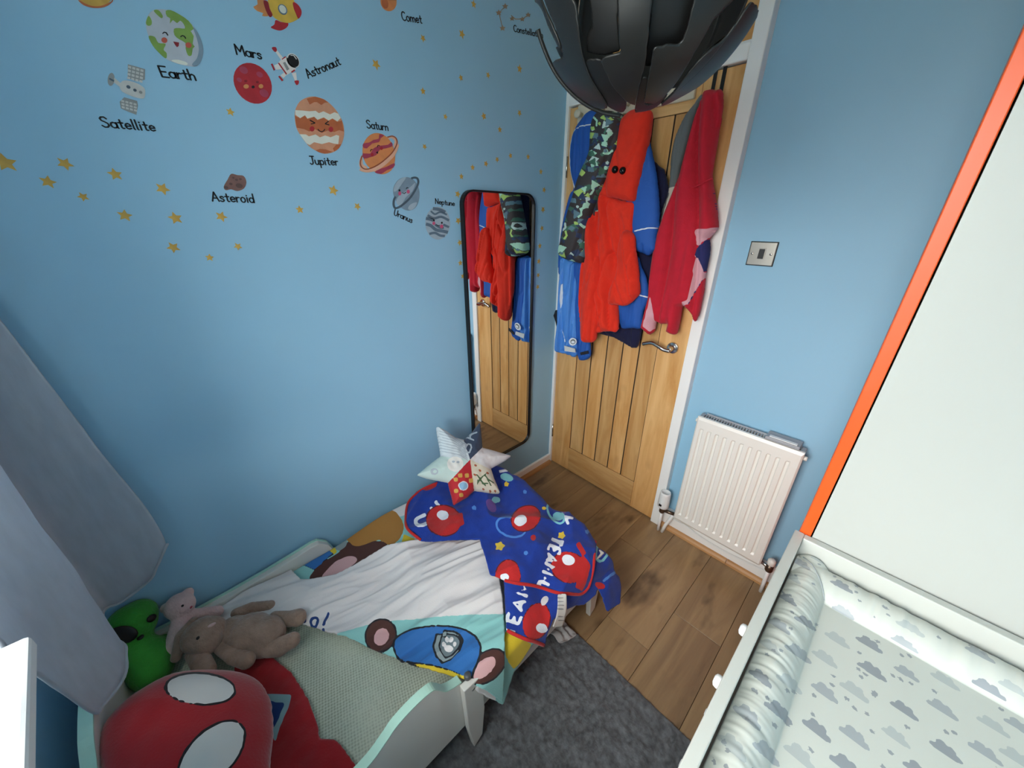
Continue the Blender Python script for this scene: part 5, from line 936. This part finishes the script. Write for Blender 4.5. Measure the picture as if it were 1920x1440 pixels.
def folds(n, amp, seed, slant=0.0):
    """vertical hanging folds"""
    def f(a, b_, t):
        c1 = vnoise(a*n+b_*slant*n, b_*2.2+seed, seed); c2 = vnoise(a*n*1.7+b_*slant*n*2, b_*3.4+seed, seed+1); c3 = vnoise(a*n*.8-b_*3, b_*5+a*4, seed+2)
        return amp*(.9*c1+.45*c2-.55*np.exp(-(c1/.07)**2)-.35*np.exp(-(c3/.06)**2))
    return f
def hang(name, y0, px, mats, H, w, parent, regions=(), ex=None, step=.0042, back=.6, iters=4):
    return puffy(name, (0, y0, 1.4), (1, 0, 0), (0, 0, 1), px, mats, regions, H=H, w=w, step=step, back=back, extra=ex, parent=parent, iters=iters)
top_of = lambda px, y: onY(*min(px, key=lambda q: q[1]), y)
# navy fleece right at the back
npx = CK([(430, 130), (560, 120), (610, 240), (622, 330), (655, 365), (682, 382), (694, 430), (706, 490), (688, 545), (668, 600), (650, 700), (630, 830), (612, 960), (596, 1060), (566, 1200), (552, 1280), (540, 1308), (512, 1308), (480, 1288), (415, 1252), (385, 1246), (330, 1228), (300, 1220), (280, 900), (330, 500)])
nf_ = thing('navy_fleece', 'dark navy fleece hanging behind the red robe on the door', 'clothing', (.45, -.055, 1.9)); hang('cloth', -.070, npx, [N_navy], .030, .05, nf_, ex=folds(26, .016, 61))
# grey and cream hooded towel
gpx = CK([(905, -10), (880, 40), (850, 90), (820, 180), (792, 280), (765, 380), (748, 466), (735, 540), (700, 640), (668, 720), (648, 780), (632, 850), (618, 930), (606, 1020), (590, 1010), (600, 900), (622, 840), (640, 760), (655, 660), (676, 580), (698, 520), (706, 478), (712, 420), (716, 330), (722, 290), (735, 230), (752, 180), (790, 100), (835, 45), (875, -10)])
gt_ = thing('hooded_towel', 'grey and cream hooded towel hanging behind the crimson poncho', 'towel', top_of(gpx, -.06)); hang('cloth', -.060, spl(gpx, 2), [N_grey, N_crm, N_grey], .022, .03, gt_, [(CK([(690, 482), (760, 462), (780, 700), (700, 1100), (540, 1100), (560, 800)]), 1), (CK(strokepoly([(706, 500), (690, 545), (660, 650), (645, 745), (628, 850)], 7)), 2)], folds(30, .008, 65))
# blue rain jacket
bj = thing('rain_jacket', 'royal blue rain jacket with white piping hanging at the hinge side of the door', 'clothing', (.3, -.07, 1.92))
b1 = CK(spl([(300, 74), (345, 85), (380, 120), (360, 240), (330, 330), (300, 430), (260, 520), (225, 620), (190, 720), (168, 820), (150, 918), (132, 916), (135, 800), (150, 690), (168, 600), (192, 510), (212, 478), (196, 400), (190, 330), (194, 260), (212, 185), (258, 112)], 3))
pp = lambda q, w=5: (CK(strokepoly(spl(q, 4, False), w)), 1)
hang('left_sleeve', -.090, b1, [N_blue, N_pip], .030, .06, bj, [pp([(320, 146), (280, 150), (240, 160), (208, 185), (194, 240), (188, 300), (192, 390), (206, 450), (220, 492)]), pp([(205, 520), (180, 600), (158, 690), (146, 760)])], folds(20, .022, 68))
b2 = CK(spl([(590, 215), (608, 250), (622, 310), (640, 400), (652, 500), (657, 580), (655, 660), (642, 720), (640, 795), (620, 812), (598, 830), (565, 815), (535, 800), (490, 700), (480, 560), (500, 430), (540, 300)], 3))
hang('right_sleeve', -.125, b2, [N_blue, N_pip, N_navy], .034, .06, bj, [pp([(520, 704), (560, 693), (600, 686), (660, 682)], 7)], lambda a, b_, t: .012*vnoise(a*26, b_*3, 71)+.010*vnoise(a*120, b_*12, 72)*(b_ < onY(*CK([(600, 765)])[0], -.125)[2]-1.4))
b3 = CK(spl([(430, 830), (540, 830), (560, 880), (590, 950), (602, 1040), (596, 1070), (572, 1120), (562, 1204), (520, 1206), (465, 1208), (450, 1180), (430, 1100), (410, 950)], 3))
hang('hem_panel', -.118, b3, [N_blue, N_pip], .020, .04, bj, [pp([(530, 1026), (565, 1038), (605, 1048)], 6)], lambda a, b_, t: .014*vnoise(a*30, b_*6, 74)+.008*vnoise(a*90, b_*14, 75))
# pale blue waterproof trousers
wt = thing('waterproof_trousers', 'pale blue waterproof trousers with a reflective tab at the hinge side of the door', 'clothing', (.15, -.08, 1.35))
l1 = CK(spl([(150, 835), (210, 858), (232, 870), (236, 960), (228, 1060), (230, 1180), (234, 1270), (232, 1335), (215, 1356), (180, 1342), (134, 1330), (124, 1295), (132, 1200), (134, 1120), (138, 1000), (142, 900)], 3))
l2 = CK(spl([(215, 860), (268, 866), (300, 880), (310, 1000), (300, 1150), (298, 1290), (298, 1355), (258, 1374), (236, 1362), (226, 1300), (222, 1150), (216, 1000)], 3))
lg = hang('leg', -.118, l2, [N_blue], .022, .035, wt, ex=folds(40, .014, 78)); hang('leg', -.120, l1, [N_pale, N_pip], .030, .035, wt, [pp([(152, 900), (148, 1000), (142, 1120), (140, 1170)], 4), pp([(140, 1200), (160, 1250), (164, 1290)], 3)], folds(40, .034, 77))
def patch(name, px, y, m, par, th=.003):
    P = [onY(u, v_, y) for u, v_ in px]; return MB().prism(P, (0, -th, 0)).build(name, m, par)
patch('reflective_tab', CK([(162, 1296), (218, 1312), (220, 1332), (164, 1324)]), -.155, mat('reflective_grey', '#c9cbca', .35), wt)
patch('badge', CK(ell(206, 1276, 20, 20)), -.156, N_pip, wt); patch('badge_ring', CK(ell(206, 1276, 13, 13)), -.1593, N_grey, wt, .0008); patch('badge_centre', CK(ell(206, 1278, 9, 7)), -.1603, N_pip, wt, .0008)
patch('hook_tape', CK([(244, 1332), (284, 1322), (288, 1338), (248, 1346)]), -.143, N_dk, wt)
patch('strap', CK([(118, 1112), (134, 1110), (132, 1170), (128, 1215), (118, 1170), (108, 1140)]), -.070, N_dk, wt, .006)
# patterned jacket
PJ = [mat('pattern_dark_brown', '#3a3638', **K), mat('pattern_mint', '#a9d8c0', **K), mat('pattern_navy', '#2c3a5a', **K), mat('pattern_green', '#3f6a58', **K), mat('pattern_lime', '#a8c86a', **K), mat('pattern_pale', '#b9cfc9', **K), mat('pattern_slate', '#5d7d8a', **K)]
p1 = CK(spl([(345, 84), (385, 76), (430, 84), (456, 110), (456, 180), (446, 250), (420, 320), (392, 390), (366, 450), (346, 500), (322, 560), (300, 620), (284, 700), (276, 790), (266, 864), (205, 858), (160, 840), (140, 812), (150, 750), (170, 680), (192, 600), (214, 520), (240, 440), (268, 370), (300, 290), (306, 200), (316, 130)], 3))
rs = random.Random(11); prs = []
for k in range(300):
    u, v_ = 1045+rs.uniform(0, 125), 205+rs.uniform(0, 300); c = rs.choice([1, 1, 2, 2, 3, 3, 4, 5, 6, 2, 3]); r = rs.uniform(3.5, 8.5); a = rs.uniform(0, PI); kind = rs.random()
    if kind < .42: P_ = [(u+r*math.cos(a+PI/4+i*PI/2)*(1.5 if i % 2 else 1), v_+r*math.sin(a+PI/4+i*PI/2)) for i in range(4)]
    elif kind < .62: P_ = ell(u, v_, r*.8, r*.7, a, 14)
    elif kind < .8: P_ = [(u+r*1.3*math.cos(a+i*2*PI/3), v_+r*1.3*math.sin(a+i*2*PI/3)) for i in range(3)]
    else: P_ = strokepoly([(u-r*1.6*math.cos(a), v_-r*1.6*math.sin(a)), (u, v_), (u+r*1.4*math.cos(a+.9), v_+r*1.4*math.sin(a+.9))], 4)
    prs.append((P_, c))
pj = thing('patterned_jacket', 'dark child jacket printed with mint and navy shapes hanging beside the red robe', 'clothing', top_of(p1, -.15))
hang('sleeve', -.180, p1, PJ, .052, .05, pj, prs, lambda a, b_, t: .014*vnoise(a*24+b_*10, b_*3, 81)-.016*np.exp(-((a-.245-.33*(b_+.02))/.010)**2), step=.0022, iters=1)
p2 = CK(spl([(430, 90), (470, 110), (480, 220), (450, 330), (400, 450), (370, 560), (330, 640), (318, 560), (350, 440), (392, 320), (420, 200)], 3)); hang('body', -.135, p2, PJ, .050, .05, pj, prs, step=.0026, back=1.3, iters=1)
# bright red hooded robe
rr = thing('red_robe', 'bright red hooded towelling robe with two black ball eyes on the hood', 'clothing', onY(1195, 205, -.12))
rb1 = CK(spl([(520, 70), (565, 66), (607, 72), (604, 150), (596, 220), (580, 290), (562, 390), (546, 460), (534, 512), (526, 545), (480, 545), (420, 530), (340, 520), (358, 490), (380, 420), (404, 340), (425, 260), (440, 190), (458, 130), (485, 95)], 3))
rb2 = CK(spl([(355, 495), (400, 520), (470, 545), (530, 552), (526, 620), (520, 700), (524, 780), (500, 860), (450, 890), (440, 960), (438, 1080), (440, 1215), (400, 1222), (360, 1224), (320, 1222), (300, 1100), (290, 980), (270, 850), (274, 760), (284, 680), (300, 620), (326, 560)], 3))
rb3 = CK(spl([(352, 850), (350, 940), (350, 1040), (340, 1140), (328, 1220), (322, 1268), (300, 1280), (256, 1270), (246, 1200), (238, 1080), (244, 960), (252, 880), (268, 830), (300, 800)], 3))
rb4 = CK(spl([(470, 700), (522, 720), (530, 800), (543, 890), (549, 1005), (540, 1040), (504, 1078), (470, 1090), (430, 1084), (393, 1078), (398, 1010), (420, 960), (440, 890), (440, 800)], 3))
hang('body', -.150, rb2, [N_red], .046, .07, rr, back=1.3, ex=folds(24, .060, 84, .25))
hang('left_sleeve', -.170, rb3, [N_red], .036, .045, rr, back=1.2, ex=folds(24, .032, 86)); hang('right_sleeve', -.176, rb4, [N_red], .036, .045, rr, back=1.2, ex=folds(28, .026, 88, .3))
hang('hood', -.160, rb1, [N_red], .036, .05, rr, back=1.6, ex=folds(15, .020, 90))
for u, v_ in ((1153, 318), (1167.5, 320)): MB().ball(onY(u, v_, -.201), .0135, .012, .0135, nu=20, nv=14).build('ball_eye', mat('shiny_black_ball', '#0d0d0f', .18), rr, True)
# crimson poncho towel
cp = thing('poncho_towel', 'crimson hooded poncho towel hung from the black hook over the door', 'towel', onY(1348, 165, -.08))
q1 = CK([(885, -20), (905, -34), (930, -36), (950, -28), (968, -36), (984, -30), (986, 30), (978, 110), (966, 200), (950, 280), (938, 340), (928, 400), (932, 450), (944, 520), (955, 600), (960, 680), (950, 700), (915, 742), (918, 800), (908, 860), (895, 930), (888, 1000), (872, 1080), (862, 1130), (846, 1176), (830, 1162), (822, 1130), (806, 1110), (785, 1090), (772, 1095), (762, 1160), (744, 1240), (715, 1235), (690, 1222), (700, 1182), (665, 1184), (640, 1170), (628, 1228), (605, 1242), (563, 1200), (580, 1130), (602, 1040), (606, 960), (614, 890), (624, 820), (646, 720), (680, 620), (712, 540), (742, 460), (768, 390), (790, 310), (812, 220), (838, 120), (862, 50)])
creg = [(CK(spl([(838, 692), (880, 690), (952, 686), (930, 715), (905, 738), (870, 765), (848, 785), (846, 740)], 2)), 1), (CK([(846, 788), (918, 736), (914, 850), (896, 930), (872, 880), (842, 820)]), 2), (CK([(842, 820), (874, 880), (895, 935), (852, 1000), (802, 1080), (776, 1092), (770, 1070), (800, 1060), (820, 960), (836, 880)]), 1), (CK([(566, 1196), (584, 1130), (606, 1040), (622, 1120), (632, 1200), (606, 1226), (590, 1216)]), 1), (CK(strokepoly([(900, 515), (925, 535), (948, 600)], 6)), 2), (CK(strokepoly([(905, 465), (925, 500), (930, 525)], 4)), 2), (CK(strokepoly([(892, 935), (850, 1000), (806, 1078), (815, 1100)], 5)), 2)]
def pf(a, b_, t):
    tx_ = .688+(b_-.5)*.0; k = (a-.62)/(.10+.30*np.clip((.5-b_)/1.0, 0, 1)); return .040*(np.abs(np.sin(k*7.5+2.0*vnoise(a*5, b_*2, 93)))**.6-.6)*sm(.58, .40, b_)+.016*vnoise(a*40, b_*4, 94)
hang('towel_cloth', -.095, q1, [N_crim, N_pnk, N_nav2], .036, .045, cp, creg, pf, back=1.0)
sm2 = [onY(u, v_, -.134) for u, v_ in CK([(735, 470), (780, 468), (830, 474), (860, 462), (905, 440), (930, 430)])]
MB().tube(spl(sm2, 4, False), .0028, 6).build('yoke_seam', N_crim, cp, True)
